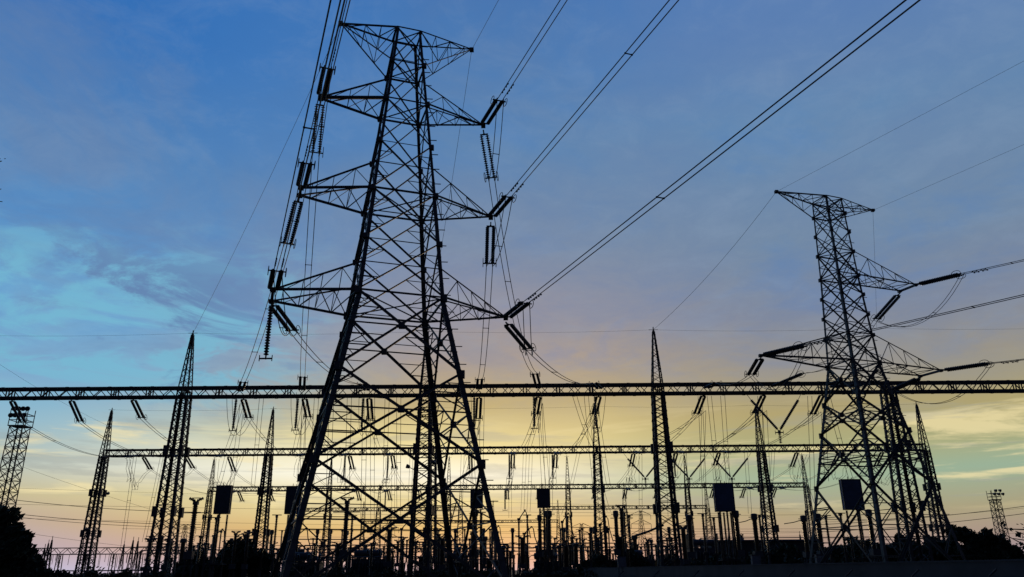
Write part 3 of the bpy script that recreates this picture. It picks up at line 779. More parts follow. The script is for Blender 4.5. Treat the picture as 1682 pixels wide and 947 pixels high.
# ------------------------------------------------------------------ apparatus
def ct_proto(h=7.2):
    o = thing('current_transformer', None, 'transformer')
    m = MB(); hs = 2.6
    for i, j in ((-1, -1), (1, -1), (-1, 1), (1, 1)): m.bar((i * .35, j * .35, 0), (i * .3, j * .3, hs), .1)
    for k in range(3):
        for s in (-1, 1): m.bar((-.34, s * .34, k * .85), (.34, s * .34, k * .85 + .85), .05); m.bar((s * .34, -.34, k * .85), (s * .34, .34, k * .85 + .85), .05)
    m.build('lattice_stand', STEEL_D, o)
    m = MB(); m.box((0, 0, hs + .3), .85, .85, .6); m.build('base_tank', TANK, o)
    MB().ribbed((0, 0, hs + .6), (0, 0, h - .7), .23, .30, .16).build('porcelain_column', PORC, o)
    m = MB(); m.lathe((0, 0, h - .7), (0, 0, h), [(0, .28), (.06, .35), (.6, .35), (.66, .3), (.7, .12)], 12); m.bar((-.6, 0, h - .4), (.6, 0, h - .4), .07); m.build('head_tank', TANK, o)
    return o
def post_proto(h=6.2):
    o = thing('post_insulator', None, 'insulator')
    m = MB(); m.bar((0, 0, 0), (0, 0, 2.6), .22); m.box((0, 0, 2.62), .5, .5, .08); m.box((0, 0, .1), .6, .6, .25); m.build('pedestal', STEEL_D, o)
    MB().ribbed((0, 0, 2.66), (0, 0, h - .2), .1, .17, .15).build('porcelain_column', PORC, o)
    m = MB(); m.box((0, 0, h - .1), .3, .3, .2); m.bar((-.55, 0, h + .03), (.55, 0, h + .03), .08); m.build('terminal_clamp', STEEL, o)
    return o
def breaker_proto(h=8.6):
    o = thing('circuit_breaker', None, 'breaker')
    m = MB()
    for i in (-1, 1): m.bar((i * .45, 0, 0), (i * .3, 0, 2.6), .16)
    for k in range(3): m.bar((-.45, 0, k * .85), (.4, 0, k * .85 + .8), .07)
    m.build('lattice_stand', STEEL_D, o)
    m = MB(); m.box((0, -.1, 2.9), .9, .7, .8); m.build('drive_cabinet', TANK, o)
    MB().ribbed((0, 0, 3.2), (0, 0, h - .6), .22, .31, .18).build('porcelain_column', PORC, o)
    m = MB(); m.box((0, 0, h - .5), .5, .5, .35); m.bar((-1.5, 0, h - 1.5), (1.5, 0, h - 1.5), .09); m.bar((-.5, 0, h), (.5, 0, h), .08); m.build('gear_head', TANK, o)
    for s in (-1, 1): MB().ribbed((s * .1, 0, h - .3), (s * .75, 0, h - .02), .10, .17, .15).build('interrupter', PORC, o)
    return o
def knee_proto(h=8.5):
    o = thing('knee_disconnector', None, 'disconnector')
    m = MB(); m.bar((-.35, 0, 0), (-.1, 0, 3.2), .14); m.bar((.35, 0, 0), (.1, 0, 3.2), .14); m.bar((-.3, 0, 1), (.25, 0, 2), .07); m.box((0, 0, 3.2), .6, .5, .12); m.build('lattice_stand', STEEL_D, o)
    MB().ribbed((0, 0, 3.26), (0, 0, h - 1.2), .12, .19, .16).build('porcelain_column', PORC, o)
    m = MB(); m.bar((0, 0, h - 1.2), (.25, 0, h - .9), .2); m.box((0, 0, h - 1.1), .45, .35, .3); m.bar((.1, 0, h - 1.0), (1.0, 0, h), .14); m.build('lower_arm', STEEL, o)
    m = MB(); m.tube([(1.0, 0, h), (1.25, 0, h - .3), (1.4, 0, h - 1.6), (1.9, 0, h - 3.4)], .07, 6); m.box((1.0, 0, h), .25, .2, .25); m.build('upper_arm', STEEL, o)
    return o
def drum_proto(Rr=1.1, H=3.3, base=5.4, legs=3, mat=None):
    o = thing('line_trap', None, 'line trap')
    Rr *= .93; m = MB(); D_ = Rr * .6
    m.box((0, 0, base + H / 2), Rr * 2, D_, H)
    for k in range(1, 9): m.box((0, -D_ / 2 - .012, base + H * k / 9), Rr * 1.9, .024, H / 20)
    m.build('coil_box', mat or TRAP, o)
    m = MB()
    for sx_ in (-1, 1):
        for sy_ in (-1, 1): m.box((sx_ * Rr, sy_ * D_ / 2, base + H / 2), .09, .09, H + .08)
    for z in (base - .03, base + H + .03):
        for sy_ in (-1, 1): m.bar((-Rr - .05, sy_ * D_ / 2, z), (Rr + .05, sy_ * D_ / 2, z), .09)
        for sx_ in (-1, 1): m.bar((sx_ * Rr, -D_ / 2, z), (sx_ * Rr, D_ / 2, z), .09)
    m.bar((-.2, 0, base + H), (-.2, 0, base + H + .4), .06); m.bar((.25, 0, base + H), (.25, 0, base + H + .3), .06); m.build('frame', STEEL, o)
    for k in range(legs):
        a = 2 * math.pi * k / legs + .5; x, y = Rr * .75 * math.cos(a), Rr * .75 * math.sin(a)
        MB().ribbed((x, y, 2.6), (x, y, base - .12), .1, .17, .15).build('porcelain_column', PORC, o)
    m = MB()
    for k in range(legs):
        a = 2 * math.pi * k / legs + .5; x, y = Rr * .75 * math.cos(a), Rr * .75 * math.sin(a); m.bar((x, y, 0), (x, y, 2.6), .2)
    m.box((0, 0, 2.55), Rr * 2, Rr * 2, .12); m.build('pedestal', STEEL_D, o)
    return o
_pr = {}
def apparatus(kind, px, ytop, Y, label, group, sx=1.0, rot=0.0, h0=None, maker=None):
    new = kind not in _pr
    if new: _pr[kind] = maker()
    h = at(px, ytop, Y).z; x = at(px, ytop, Y).x
    o = place(_pr[kind], not new, (x, Y, 0), label, group, rot)
    o.scale = (sx, sx, h / h0)
    return o
# dark drums on posts
TR = [(367, 798, 843, 104, 1.03, 'dark box-shaped line trap left of the tallest pylon, beside the third gantry end mast'),
      (482, 799, 843, 104, 1.0, 'dark box-shaped line trap half hidden by the left legs of the tallest pylon'),
      (783, 804, 834, 118, .95, 'small dark line trap on a thick post behind the right leg of the tallest pylon'),
      (893, 803, 833, 118, .98, 'small dark line trap on twin posts in the yellow glow right of the tallest pylon'),
      (1189, 794, 839, 100, 1.25, 'large blue-black line trap on six posts right of the clear-standing gantry mast'),
      (1399, 788, 836, 96, 1.22, 'large blue-black line trap inside the left legs of the right pylon')]
for i, (px, y0, y1, Y, Rr, lab) in enumerate(TR):
    a, b = at(px, y0, Y), at(px, y1, Y)
    o = drum_proto(Rr, a.z - b.z, b.z, 6 if i == 4 else 3, TRAP if i > 3 else TRAP_D)
    o.location = ((a.x + b.x) / 2, Y, 0); tag(o, lab, None, 'dark line traps on posts')
# recognisable columns
CT = [(886, 845, 118, 1.0), (1131, 845, 100, 1.15), (1208, 838, 100, 1.1), (1238, 843, 100, 1.15), (1319, 846, 100, 1.1), (1342, 843, 98, 1.2), (1426, 836, 98, 1.1), (900, 838, 120, 1.7), (780, 836, 119, 1.5), (1011, 838, 116, 1.1)]
CT.sort()
for i, (px, y, Y, sx) in enumerate(CT): apparatus('ct', px, y, Y, 'stout current transformer rising above the yard clutter, %s from the left' % ORD[i], 'stout current transformers', sx, random.uniform(-.3, .3), 7.2, ct_proto)
PI_ = [(356, 850, 104), (791, 842, 118), (866, 846, 125), (932, 848, 125), (1025, 842, 120), (1033, 846, 122), (1154, 844, 100), (1247, 846, 100), (1356, 847, 98), (1380, 843, 97), (579, 847, 108), (455, 846, 110), (344, 850, 110), (1256, 848, 102), (1172, 850, 102)]
PI_.sort()
for i, (px, y, Y) in enumerate(PI_): apparatus('post', px, y, Y, 'slim post insulator with a crossbar rising above the yard clutter, %s from the left' % ORD[i], 'slim post insulators', 1.15, random.uniform(-.3, .3), 6.2, post_proto)
BR = [(323, 816, 108, 1.25, 'tall circuit breaker column standing between the left front mast and the left line trap'),
      (571, 815, 108, 1.2, 'tall circuit breaker column with a T top inside the tallest pylon'),
      (1020, 828, 118, 1.1, 'circuit breaker with a platform-like head just left of the clear front mast'),
      (408, 872, 108, .8, 'short circuit breaker standing in the bush left of the tallest pylon'), (388, 871, 108, .8, 'short circuit breaker beside the left line trap and the bush')]
for px, y, Y, sx, lab in BR: apparatus('breaker', px, y, Y, lab, 'circuit breakers', sx, 0, 8.7, breaker_proto)
KN = [(852, 838, 128, 'bent-arm disconnector in the glow just right of the tallest pylon'), (923, 843, 128, 'bent-arm disconnector between the glow line trap and the open-gap mast'),
      (985, 848, 125, 'bent-arm disconnector left of the open-gap mast'), (660, 856, 126, 'bent-arm disconnector low inside the tallest pylon')]
for px, y, Y, lab in KN: apparatus('knee', px, y, Y, lab, 'bent-arm disconnectors', 1.0, random.uniform(-.2, .2), 8.5, knee_proto)
# slanting rigid connections between columns
for (a, b, Y, lab) in (((1040, 881), (1090, 862), 104, 'thick slanting tube crossing behind the foot of the clear front mast'), ((1112, 861), (1131, 853), 100, 'short slanting connector left of the first stout column right of the clear mast'),
                       ((1214, 858), (1236, 851), 100, 'short slanting connector right of the larger navy line trap'), ((1288, 860), (1319, 853), 100, 'slanting connector between second-gantry mast and third-gantry end mast'),
                       ((1338, 838), (1362, 836), 98, 'short level connector at the left legs of the right pylon')):
    A, B = at(*a, Y), at(*b, Y)
    tag(MB().tube([B * 0, (B - A) * .5 - Vector((0, 0, .08)), B - A], .14 if 'thick' in lab else .05, 7).build('busbar_connector', STEEL, None, A), lab, 'busbar', 'slanting connectors')
# dense lower clutter
LOW = 'low apparatus in the yard behind the bottom edge'
cnt = 0
for Y, zt_, step, kind in ((110, 4.6, 3.0, 'post'), (116, 5.6, 5.2, 'breaker'), (122, 4.4, 3.2, 'post'), (127, 5.2, 3.4, 'post'), (131, 5.0, 4.6, 'ct'), (143, 6.0, 3.6, 'post'), (152, 6.8, 6.2, 'knee'), (159, 6.6, 4.0, 'post'), (166, 7.0, 4.6, 'ct'), (175, 7.6, 5.0, 'breaker'), (184, 8.2, 6.4, 'knee'), (193, 8.0, 4.8, 'post'), (203, 8.0, 5.2, 'breaker'), (216, 9.0, 5.4, 'ct')):
    x0, x1 = ground(240 if Y < 140 else 270, Y).x, ground(1150, Y).x
    x = x0
    while x < x1:
        p = pix((x, Y, zt_))
        hh = zt_ * random.choice((.6, .75, .9, 1.0, 1.12, 1.35))
        proto = _pr[kind]; o = copy_tree(proto); cnt += 1
        o.location = (x, Y, 0); o.rotation_euler = (0, 0, random.uniform(-.4, .4))
        s = {'post': 6.2, 'ct': 7.2, 'knee': 8.5, 'breaker': 8.7}[kind]
        o.scale = (1.4, 1.4, hh / s)
        o['label'] = {'post': 'slim post insulator in the low dark clutter at the foot of the yard', 'ct': 'stout transformer column in the low dark clutter at the foot of the yard',
                      'knee': 'bent-arm disconnector in the low dark clutter at the foot of the yard', 'breaker': 'circuit breaker column in the low dark clutter at the foot of the yard'}[kind]
        o['group'] = {'post': 'low post insulators in the yard clutter', 'ct': 'low transformer columns in the yard clutter', 'knee': 'low disconnectors in the yard clutter', 'breaker': 'low circuit breakers in the yard clutter'}[kind]
        x += step * random.uniform(.45, 1.6)
for i, (xa_, xb_, y, Y, r) in enumerate(((232, 1170, 899.5, 150, .10), (450, 1140, 905, 140, .08), (470, 830, 913, 118, .08), (500, 1010, 893, 190, .12), (1150, 1640, 886, 150, .08), (60, 250, 932, 130, .09))):
    A, B = at(xa_, y - ROLL * (xa_ - 841), Y), at(xb_, y - ROLL * (xb_ - 841), Y)
    o = thing('busbar', ['long level busbar low across the whole yard', 'level busbar low inside and right of the tallest pylon', 'level busbar nearest the ground inside the tallest pylon', 'level busbar just above the yard clutter in the glow',
                         'level busbar behind the legs of the right pylon', 'level busbar near the ground at the bottom left'][i], 'busbar', A, 'level busbars')
    MB().tube([B * 0, B - A], r, 8).build('tube', STEEL, o)
    n = max(3, int((B - A).length / 13))
    for k in range(n + 1):
        p = (B - A) * (k / n); m = MB(); m.bar(p - Vector((0, 0, .1)), p - Vector((0, 0, A.z)), .24); m.box(p - Vector((0, 0, .25)), .4, .4, .3); m.build('post', STEEL_D, o)
# power transformers
def transformer(px, ytop, Y, w, label):
    zt = at(px, ytop, Y).z; x = at(px, ytop, Y).x
    o = thing('power_transformer', label, 'transformer', (x, Y, 0), 'power transformers')
    h = zt * .62
    m = MB(); m.box((0, 0, h / 2 + .3), w, 2.6, h); m.box((0, 0, h + .34), w * 1.04, 2.7, .12)
    for k in range(6): m.box((-w / 2 + w * (k + .5) / 6, -1.34, h / 2 + .3), .1, .12, h)
    m.build('tank', TANK, o)
    m = MB()
    for k in range(12): m.box((-w * .42 + w * .84 * k / 11, -1.95, h * .5 + .4), .08, .9, h * .75)
    m.bar((-w * .45, -1.95, h * .85 + .4), (w * .45, -1.95, h * .85 + .4), .14); m.build('radiator', TANK, o)
    m = MB(); m.lathe((-w * .5, .5, h + 1.25), (w * .2, .5, h + 1.25), [(0, .2), (.08, .5), (w * .7 - .08, .5), (w * .7, .2)], 14); m.bar((-w * .3, .5, h + .3), (-w * .3, .5, h + 1), .12); m.build('conservator', TANK, o)
    for k in range(3): MB().ribbed((w * (-.1 + .25 * k), -.3, h + .4), (w * (-.14 + .3 * k), -.6, zt), .13, .22, .17).build('bushing', PORC, o)
transformer(1165, 876, 128, 6.5, 'squat power transformer with cylindrical conservator right of the clear front mast')
transformer(614, 902, 122, 6.0, 'squat power transformer low inside the tallest pylon')
transformer(748, 908, 140, 5.0, 'squat power transformer at the right foot of the tallest pylon')
transformer(500, 910, 112, 5.0, 'squat power transformer at the left foot of the tallest pylon')
transformer(1045, 905, 125, 5.0, 'squat power transformer at the foot of the clear front mast')
transformer(905, 910, 132, 5.5, 'squat power transformer below the glow line trap')
# relay building, kiosks
Yb = 142; A, B = at(1168, 889, Yb), at(1345, 889, Yb)
o = thing('relay_building', 'low flat-roofed building in the dark between the clear mast and right pylon', 'building', ((A.x + B.x) / 2, Yb + 4, 0))
w = B.x - A.x; hb = A.z
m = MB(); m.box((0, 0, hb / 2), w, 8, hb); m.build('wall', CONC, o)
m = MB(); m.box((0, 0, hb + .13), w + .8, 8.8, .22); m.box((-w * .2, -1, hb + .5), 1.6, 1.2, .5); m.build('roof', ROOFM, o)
for k in range(6):
    m = MB(); xk = -w * .42 + w * .84 * k / 5; m.box((xk, -4.03, hb * .6), 1.3, .08, 1.1); m.bar((xk, -4.1, hb * .6 - .5), (xk, -4.1, hb * .6 + .5), .06); m.build('window', TANK, o)
m = MB(); m.box((w * .1, -4.03, 1.1), 1.1, .1, 2.2); m.build('door', KIOSK, o)
for px, Y, lab in ((1243, 82, 'grey kiosk cabinet standing in the dark yard right of the clear mast'), (1349, 82, 'grey kiosk cabinet standing in the dark yard by the right pylon'), (1022, 86, 'grey kiosk cabinet left of the clear front mast foot')):
    p = ground(px, Y); o = thing('kiosk_cabinet', lab, 'cabinet', p, 'kiosk cabinets')
    z0 = 1.75
    m = MB(); m.box((0, 0, z0 + .55), .85, .5, 1.0); m.build('cabinet_body', KIOSK, o)
    m = MB(); m.box((0, 0, z0 + 1.09), .95, .62, .08); m.build('canopy_lid', TANK, o)
    m = MB(); m.box((0, -.262, z0 + .55), .7, .02, .85); m.bar((.25, -.29, z0 + .45), (.25, -.29, z0 + .65), .03); m.build('door', KIOSK, o)
    m = MB()
    for s in (-1, 1): m.bar((s * .35, 0, 0), (s * .35, 0, z0 + .05), .08)
    m.build('stand', STEEL_D, o)

# ------------------------------------------------------------------ floodlight masts
def flood(px, ytop, yplat, Y, w0, w1, label, nl, yb):
    P = at(px, yplat, Y); zt = at(px, ytop, Y).z; zp = P.z
    o = thing('floodlight_mast', label, 'mast', (P.x, Y, 0), 'floodlight masts')
    def K(i, j, z): a = w0 + (w1 - w0) * min(1, z / zp); return Vector((i * a, j * a, z))
    for i, j in ((-1, -1), (1, -1), (-1, 1), (1, 1)): MB().angle(K(i, j, 0), K(i, j, zp), .14, (0, 0, zp / 2)).build('leg', STEEL_D, o)
    m = MB(); z = 0
    while z < zp - .3:
        z2 = min(zp, z + 1.5)
        for p, q in (((-1, -1), (1, -1)), ((1, -1), (1, 1)), ((1, 1), (-1, 1)), ((-1, 1), (-1, -1))):
            m.bar(K(*p, z), K(*q, z2), .07); m.bar(K(*q, z), K(*p, z2), .07); m.bar(K(*p, z2), K(*q, z2), .07)
        z = z2
    m.build('lacing', STEEL_D, o)
    m = MB(); W = w1 * 1.12; m.box((0, 0, zp + .06), W * 2, W * 2, .14)
    hgt = zt - zp
    for f in (.34, .68): 
        for a, b in (((-W, -W), (W, -W)), ((W, -W), (W, W)), ((W, W), (-W, W)), ((-W, W), (-W, -W))): m.bar((*a, zp + hgt * f), (*b, zp + hgt * f), .09)
    for a in (-W, 0, W):
        for b in (-W, W): m.bar((a, b, zp), (a, b, zt), .08)
    m.build('platform', STEEL_D, o)
    for k in range(nl):
        f = zp + hgt * (.98 if k % 2 else .62); x = -W + 2 * W * k / (nl - 1) + .2
        m = MB(); m.lathe((x, -W - .1, f), (x + .25, -W - .55, f - .2), [(0, .16), (.1, .2), (.45, .34), (.5, .34)], 10); m.bar((x, -W, f - .3), (x, -W - .1, f), .06); m.build('floodlight', LAMPG, o)
flood(33, 672, 701, 108, 1.15, .95, 'lattice floodlight mast crowded with lamps at the left picture edge', 8, 830)
flood(1634, 805, 821, 180, 1.1, .85, 'small lattice floodlight mast above the trees at the right', 5, 880)
# small lamps on the masts
for (px, py, Y, s, lab) in ((672, 767, 88, -1, 'small lamp on a bracket left of the mast inside the tallest pylon'), (710, 760, 88, 1, 'small lamp on a bracket right of the mast inside the tallest pylon'),
                           (176, 811, 130, 1, 'small lamp on a bracket on the leftmost second-gantry mast')):
    P = at(px, py, Y); o = thing('bracket_lamp', lab, 'lamp', P, 'bracket lamps')
    MB().bar((-s * 1.0, 0, -.5), (0, 0, 0), .08).build('bracket', STEEL_D, o)
    m = MB(); m.lathe((-s * .1, 0, .0), (s * .35, -.1, .14), [(0, .1), (.1, .2), (.4, .24), (.46, .2)], 10); m.build('lamp_head', LAMPG, o)
P0 = ground(128, 95); zt = at(128, 869, 95).z
o = thing('street_lamp', 'curved-arm street lamp by the leftmost second-gantry mast', 'lamp', P0)
hx = at(140, 869, 95).x - P0.x
MB().tube([(0, 0, 0), (0, 0, zt - 1), (.12, 0, zt - .35), (hx * .5, 0, zt), (hx, 0, zt)], .06, 6).build('pole', STEEL_D, o)
m = MB(); m.lathe((hx - .1, 0, zt), (hx + .5, 0, zt - .02), [(0, .06), (.1, .15), (.5, .13), (.6, .04)], 10); m.build('lamp_head', LAMPG, o)

# ------------------------------------------------------------------ distant spires and pylons
SPX = [(75, 893, 250), (81, 886, 280), (87, 880, 260), (205, 888, 300), (220, 881, 280), (228, 882, 270), (1313, 872, 300)]
for i, (px, y, Y) in enumerate(SPX):
    p = at(px, y, Y); h = p.z
    o = thing('lattice_spire', ('tiny far lattice spire on the right between second and third gantry masts' if i == 6 else 'tiny far lattice spire above the low gantry, %s from the left' % ORD[i]), 'mast', (p.x, Y, 0), 'far lattice spires')
    m = MB()
    for s in (-1, 1): m.bar((s * 1.1, 0, 0), (s * .1, 0, h - 1.2), .2); m.bar((0, s * 1.1, 0), (0, s * .1, h - 1.2), .2)
    m.bar((0, 0, h - 1.6), (0, 0, h), .14); m.build('mast', STEEL_D, o)
    m = MB(); q = 7
    for k in range(q):
        a, b = 1.1 - k / q, 1.1 - (k + 1) / q; z0, z1 = k * (h - 1.2) / q, (k + 1) * (h - 1.2) / q
        m.bar((-a, 0, z0), (b, 0, z1), .1); m.bar((a, 0, z0), (-b, 0, z1), .1)
    m.build('lacing', STEEL_D, o)
for px, y, Y, lab in ((1052, 838, 340, 'faint far pylon seen left of the clear front mast'), (955, 860, 330, 'faint far pylon with arms seen just right of the third-gantry mast'), (305, 862, 320, 'faint far pylon seen right of the left front mast'), (640, 846, 330, 'faint far pylon seen inside the tallest pylon')):
    p = at(px, y, Y); h = p.z; T = Tower(p.x, Y, random.uniform(-.4, .4), [(0, 3.0), (h * .5, 1.1), (h, .4)])
    o = thing('far_pylon', lab, 'pylon', T.C, 'far pylons')
    m = MB(); m2 = MB(); m3 = MB()
    for c in SG: m.bar(T.K(c, 0), T.K(c, h * .5), .2); m.bar(T.K(c, h * .5), T.K(c, h), .16)
    zz = [h * k / 9 for k in range(10)]
    for z0, z1 in zip(zz, zz[1:]):
        for a, b in (('NL', 'NR'), ('FL', 'FR')): m2.bar(T.K(a, z0), T.K(b, z1), .1); m2.bar(T.K(b, z0), T.K(a, z1), .1)
    for f in (.62, .78, .93):
        for s in (-1, 1):
            e = T.P(s * 4.6, 0, h * f)
            for c in (('NL', 'FL') if s < 0 else ('NR', 'FR')): m3.bar(T.K(c, h * f), e, .12); m3.bar(T.K(c, h * f + 1.6), e, .1)
            m3.bar(e, e - Vector((0, 0, 2.0)), .14)
    m.build('leg', STEEL_D, o); m2.build('bracing', STEEL_D, o); m3.build('crossarm', STEEL_D, o)
# overhead lines running along the yard
LN = [((-20, 815), (330, 841), 150, 150, .05, 'upper dark overhead line sloping behind the left masts'), ((-20, 838), (330, 861), 150, 150, .05, 'middle dark overhead line sloping behind the left masts'), ((-20, 843), (330, 866), 152, 152, .04, 'lower dark overhead line sloping behind the left masts'),
      ((-20, 745), (260, 840), 260, 260, .035, 'faint long wire descending steeply across the left sky'), ((-20, 865), (300, 905), 200, 260, .035, 'faint wire just above the low gantry at left'), ((-20, 585), (180, 700), 140, 170, .02, 'faint wire descending across the left sky above the front beam'),
      ((1330, 862), (1720, 826), 170, 165, .055, 'upper dark overhead line rising to the right picture edge'), ((1330, 874), (1720, 838), 170, 165, .055, 'lower dark overhead line rising to the right picture edge'), ((1330, 858), (1720, 830), 220, 220, .03, 'faint overhead line above the two dark lines at right'),
      ((1330, 884), (1720, 872), 230, 230, .03, 'faint overhead line just above the trees at right'),
      ((-20, 827), (1200, 843), 300, 300, .045, 'faint level wire crossing the whole yard, highest'), ((-20, 850), (1200, 869), 320, 320, .045, 'faint level wire crossing the whole yard, second'), ((200, 868), (1330, 872), 330, 330, .05, 'faint level wire crossing the whole yard, third'),
      ((300, 880), (1330, 880), 340, 340, .05, 'faint level wire crossing the whole yard, fourth'), ((500, 843), (1330, 845), 280, 280, .04, 'faint level wire through the glow below the fourth gantry'), ((800, 862), (1330, 868), 300, 300, .05, 'faint level wire low in the glow'), ((800, 875), (1330, 874), 330, 330, .05, 'faint level wire lowest in the glow'),
      ((-20, 800), (1330, 836), 330, 330, .035, 'faint slightly slanting wire below the third gantry')]
for a, b, Ya, Yb_, r, lab in LN: wire(sagged(at(*a, Ya), at(*b, Yb_), .6, 12), r, lab, 'overhead lines along the yard')

# ------------------------------------------------------------------ trees
def tree(name, label, base, H, W, blobs, leafmat, n, leaf, trunk_r=.18, cat='tree', group=None, D=None, seed=1):
    rnd = random.Random(seed)
    o = thing(name, label, cat, base, group)
    D = D or W
    m = MB()
    top = H * .62
    m.tube([(0, 0, 0), (rnd.uniform(-.2, .2), 0, top * .4), (rnd.uniform(-.3, .3), rnd.uniform(-.2, .2), top)], [trunk_r, trunk_r * .75, trunk_r * .35], 8)
    for cx, cy, cz, r in blobs:
        s = Vector((0, 0, top * rnd.uniform(.3, .8))); e = Vector((cx * W, cy * D, cz * H))
        m.tube([s, s.lerp(e, .5) + Vector((0, 0, .2)), e], [trunk_r * .4, trunk_r * .28, trunk_r * .1], 6)
    m.build('trunk', BARK, o)
    c = MB(); tot = sum(b[3] ** 2 for b in blobs)
    for cx, cy, cz, r in blobs:
        k = int(n * r * r / tot)
        cc = Vector((cx * W, cy * D, cz * H)); rr = r * W
        vz = max(.7, min(1.5, .55 * H / W))
        sub = [(Vector((rnd.gauss(0, 1), rnd.gauss(0, 1), rnd.gauss(0, 1))).normalized() * rr * rnd.uniform(.1, .72), rr * rnd.uniform(.25, .5)) for _ in range(14)]
        for _ in range(k):
            sc, sr = rnd.choice(sub)
            d = Vector((rnd.gauss(0, 1), rnd.gauss(0, 1), rnd.gauss(0, .9)))
            q_ = sc + d.normalized() * sr * rnd.random() ** .4
            p = cc + Vector((q_.x, q_.y, q_.z * vz))
            if p.z < .1: p.z = .1 + rnd.random() * .4
            a = Vector((rnd.gauss(0, 1), rnd.gauss(0, 1), rnd.gauss(0, 1))).normalized(); b_ = a.orthogonal().normalized(); l = leaf * rnd.uniform(.6, 1.4)
            q = a.cross(b_); w = l * .5
            c.add([p - b_ * l, p + q * w, p + b_ * l, p - q * w], [(0, 1, 2, 3)])
    c.build('crown', leafmat, o)
    return o
def treepx(px, ytop, Y, wpx, label, n, leaf, seed, blobs=None, name='broadleaf_tree', cat='tree', group='trees and bushes of the yard', mat=None):
    p = at(px, ytop, Y); H = p.z; W = wpx * Y / F_PX / 2
    bl = blobs or [(0, 0, .72, .5), (-.5, .2, .55, .45), (.5, -.2, .55, .45), (-.25, -.3, .4, .5), (.3, .3, .38, .5), (0, 0, .22, .55), (-.6, 0, .25, .48), (.6, 0, .25, .48), (0, -.2, .48, .5), (-.75, .1, .4, .35), (.75, .1, .42, .35)]
    return tree(name, label, (p.x, Y, 0), H, W * 1.1, bl, mat or LEAF, int(n * 2.3), leaf * 1.15, .2, cat, group, seed=seed)
treepx(2, 840, 48, 116, 'dark broadleaf tree at the bottom left picture edge', 8000, .17, 3, blobs=[(0, 0, .8, .5), (.42, 0, .74, .38), (.62, -.1, .6, .36), (.7, .1, .45, .38), (-.5, .2, .7, .45), (.2, -.2, .5, .5), (-.3, 0, .4, .5), (.55, 0, .28, .42), (0, 0, .2, .55), (-.6, 0, .25, .45)])
treepx(58, 908, 60, 64, 'low dark bush right of the left edge tree', 2500, .2, 4, name='bush', cat='bush')
treepx(398, 878, 112, 92, 'rounded dark tree at the foot of the left line trap', 5200, .26, 5)
treepx(330, 900, 116, 70, 'low dark bush right of the left front mast foot', 2200, .28, 6, name='bush', cat='bush')
treepx(985, 908, 112, 66, 'low rounded bush at the foot of the open-gap mast', 2600, .26, 7, name='bush', cat='bush')
treepx(1032, 898, 118, 60, 'low dark bush left of the clear front mast foot', 2400, .27, 8, name='bush', cat='bush')
treepx(1105, 905, 125, 60, 'low dark bush right of the clear front mast foot', 2200, .28, 9, name='bush', cat='bush')
treepx(1214, 874, 150, 46, 'loose tree top peeping over the relay building', 1600, .26, 10)
treepx(1292, 893, 128, 80, 'low dark tree left of the third gantry end mast', 2600, .3, 11)
treepx(1355, 894, 120, 84, 'low dark tree behind the left leg of the right pylon', 2800, .3, 12)
treepx(1412, 882, 116, 116, 'dark tree between the left legs of the right pylon', 5000, .3, 13)
treepx(1476, 876, 116, 116, 'dark tree behind the middle leg of the right pylon', 5000, .3, 14)
treepx(1532, 878, 118, 110, 'dark tree behind the rightmost leg of the right pylon', 4800, .3, 15)
treepx(1590, 860, 112, 88, 'tall flat-topped dark tree just right of the right pylon', 5600, .27, 16, blobs=[(-.5, 0, .76, .42), (0, .1, .76, .46), (.5, 0, .74, .42), (-.5, 0, .45, .5), (.5, 0, .45, .5), (0, 0, .45, .5), (-.55, 0, .2, .45), (.55, 0, .2, .45), (0, -.2, .2, .5)])
treepx(1640, 874, 112, 62, 'dark tree below the right floodlight mast', 3600, .27, 17, mat=LEAF2)
treepx(1690, 906, 110, 60, 'low dark bush in the bottom right corner', 2200, .27, 18, name='bush', cat='bush')
treepx(1250, 905, 108, 120, 'low dark bush in front of the relay building', 3200, .28, 19, name='bush', cat='bush')
treepx(1180, 908, 106, 90, 'low dark bush under the navy line trap', 2600, .28, 20, name='bush', cat='bush')
for i, px in enumerate((104, 152, 205, 262, 470, 552, 640, 716, 798, 872, 940)):
    treepx(px, random.uniform(931, 938), random.uniform(66, 92), random.uniform(60, 95), 'low ragged scrub along the bottom edge of the picture, %s from the left' % ORD[i], 1100, .16, 40 + i, name='shrub', cat='shrub', group='low scrub along the bottom edge')
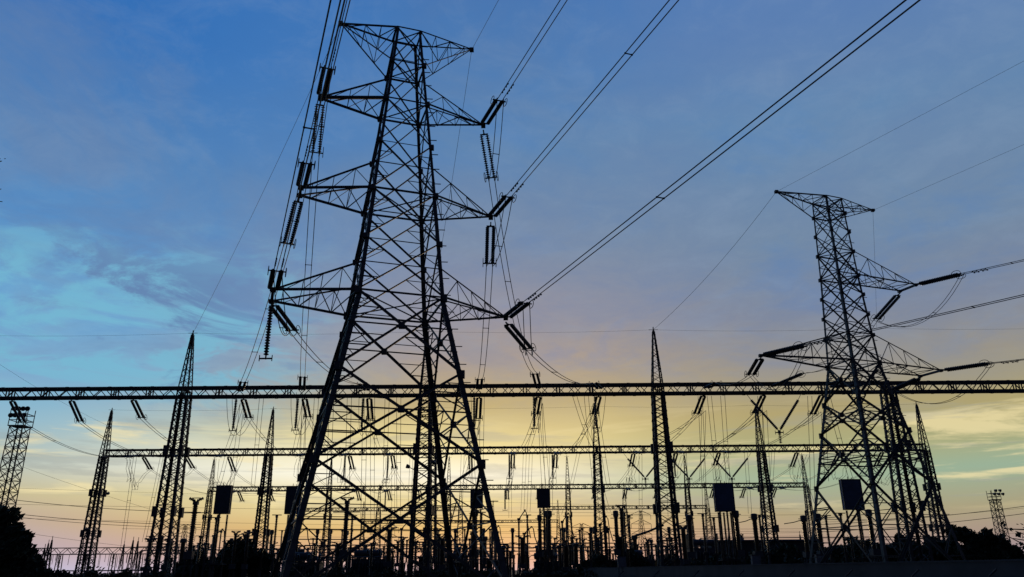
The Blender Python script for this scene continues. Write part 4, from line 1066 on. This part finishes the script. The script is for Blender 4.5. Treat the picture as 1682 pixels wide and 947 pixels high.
# young tree close on the right: a leafy twig reaches into the picture
def twigs(base, tips, label, seed, leaf):
    rnd = random.Random(seed); o = thing('young_tree', label, 'tree', base)
    c, m = MB(), MB(); st = Vector((0, 0, 0))
    zc = max(t.z for t in tips); m.tube([st, Vector((.05, 0, zc * .5)), Vector((0, .05, zc * .95))], [.05, .04, .02], 7)
    for t in tips:
        e = t - Vector(base); s = Vector((0, .03, max(.3, e.z - rnd.uniform(.1, .4))))
        mid = s.lerp(e, .55) + Vector((0, 0, rnd.uniform(-.05, .1))); m.tube([s, mid, e], [.012, .008, .004], 5)
        for k in range(10):
            p = mid.lerp(e, rnd.random() * 1.05) + Vector((rnd.gauss(0, .03), rnd.gauss(0, .03), rnd.gauss(0, .03)))
            a = Vector((rnd.gauss(0, 1), rnd.gauss(0, 1), rnd.gauss(0, 1))).normalized(); b = a.orthogonal().normalized(); q = a.cross(b); l = leaf * rnd.uniform(.7, 1.3)
            c.add([p, p + b * l * .5 + q * l * .32, p + b * l * 1.1, p + b * l * .5 - q * l * .32], [(0, 1, 2, 3)])
    m.build('trunk', BARK, o); c.build('foliage', LEAF2, o)
Yt = 8.5
twigs(ground(1760, Yt), [at(x, y, Yt + random.uniform(-.3, .3)) for x, y in ((1648, 868), (1655, 880), (1668, 872), (1676, 890), (1664, 884), (1680, 866), (1690, 850), (1700, 880), (1720, 840), (1740, 830), (1674, 898), (1780, 820), (1800, 860))], 'leafy twig of a young tree reaching in at the bottom right edge', 21, .05)
Yt = 7.0
twigs(Vector((at(-190, 290, Yt).x, Yt, 0)), [at(x, y, Yt + random.uniform(-.2, .2)) for x, y in ((3, 264), (0, 277), (2, 310), (4, 331), (-20, 300), (-35, 270), (-50, 240), (-60, 330), (-90, 280))], 'leaf tips of a young tree touching the left picture edge', 22, .03)

# ------------------------------------------------------------------ perimeter wall
pA, pB = ground(1760, 23.5), ground(905, 150)
o = thing('perimeter_wall', 'long dark concrete wall along the bottom right of the picture', 'wall', pA)
d = pB - pA; L = d.length; dn = d.normalized()
Hh = 1.75
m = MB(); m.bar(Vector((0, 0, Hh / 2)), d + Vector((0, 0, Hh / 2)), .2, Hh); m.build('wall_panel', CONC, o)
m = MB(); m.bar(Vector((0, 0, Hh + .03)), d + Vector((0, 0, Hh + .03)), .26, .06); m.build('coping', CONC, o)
# wire fence close to the camera, at the very bottom
pA, pB = ground(1760, 15.0), ground(1000, 26)
o = thing('wire_fence', 'low barbed-wire fence in front of the perimeter wall at the bottom right', 'fence', pA)
d = pB - pA; L = d.length
for k in range(int(L / 1.6) + 1):
    p = d * (k * 1.6 / L); MB().tube([p, p + Vector((0, 0, 1.2)), p + Vector((.10, -.02, 1.42)), p + Vector((.25, -.05, 1.55))], .02, 6).build('post', STEEL_D, o)
m = MB()
for z in (.4, .75, 1.1, 1.42): m.tube(sagged(Vector((0, 0, z)), d + Vector((0, 0, z)), .02, 24), .008, 4)
m.build('wire', STEEL_D, o)
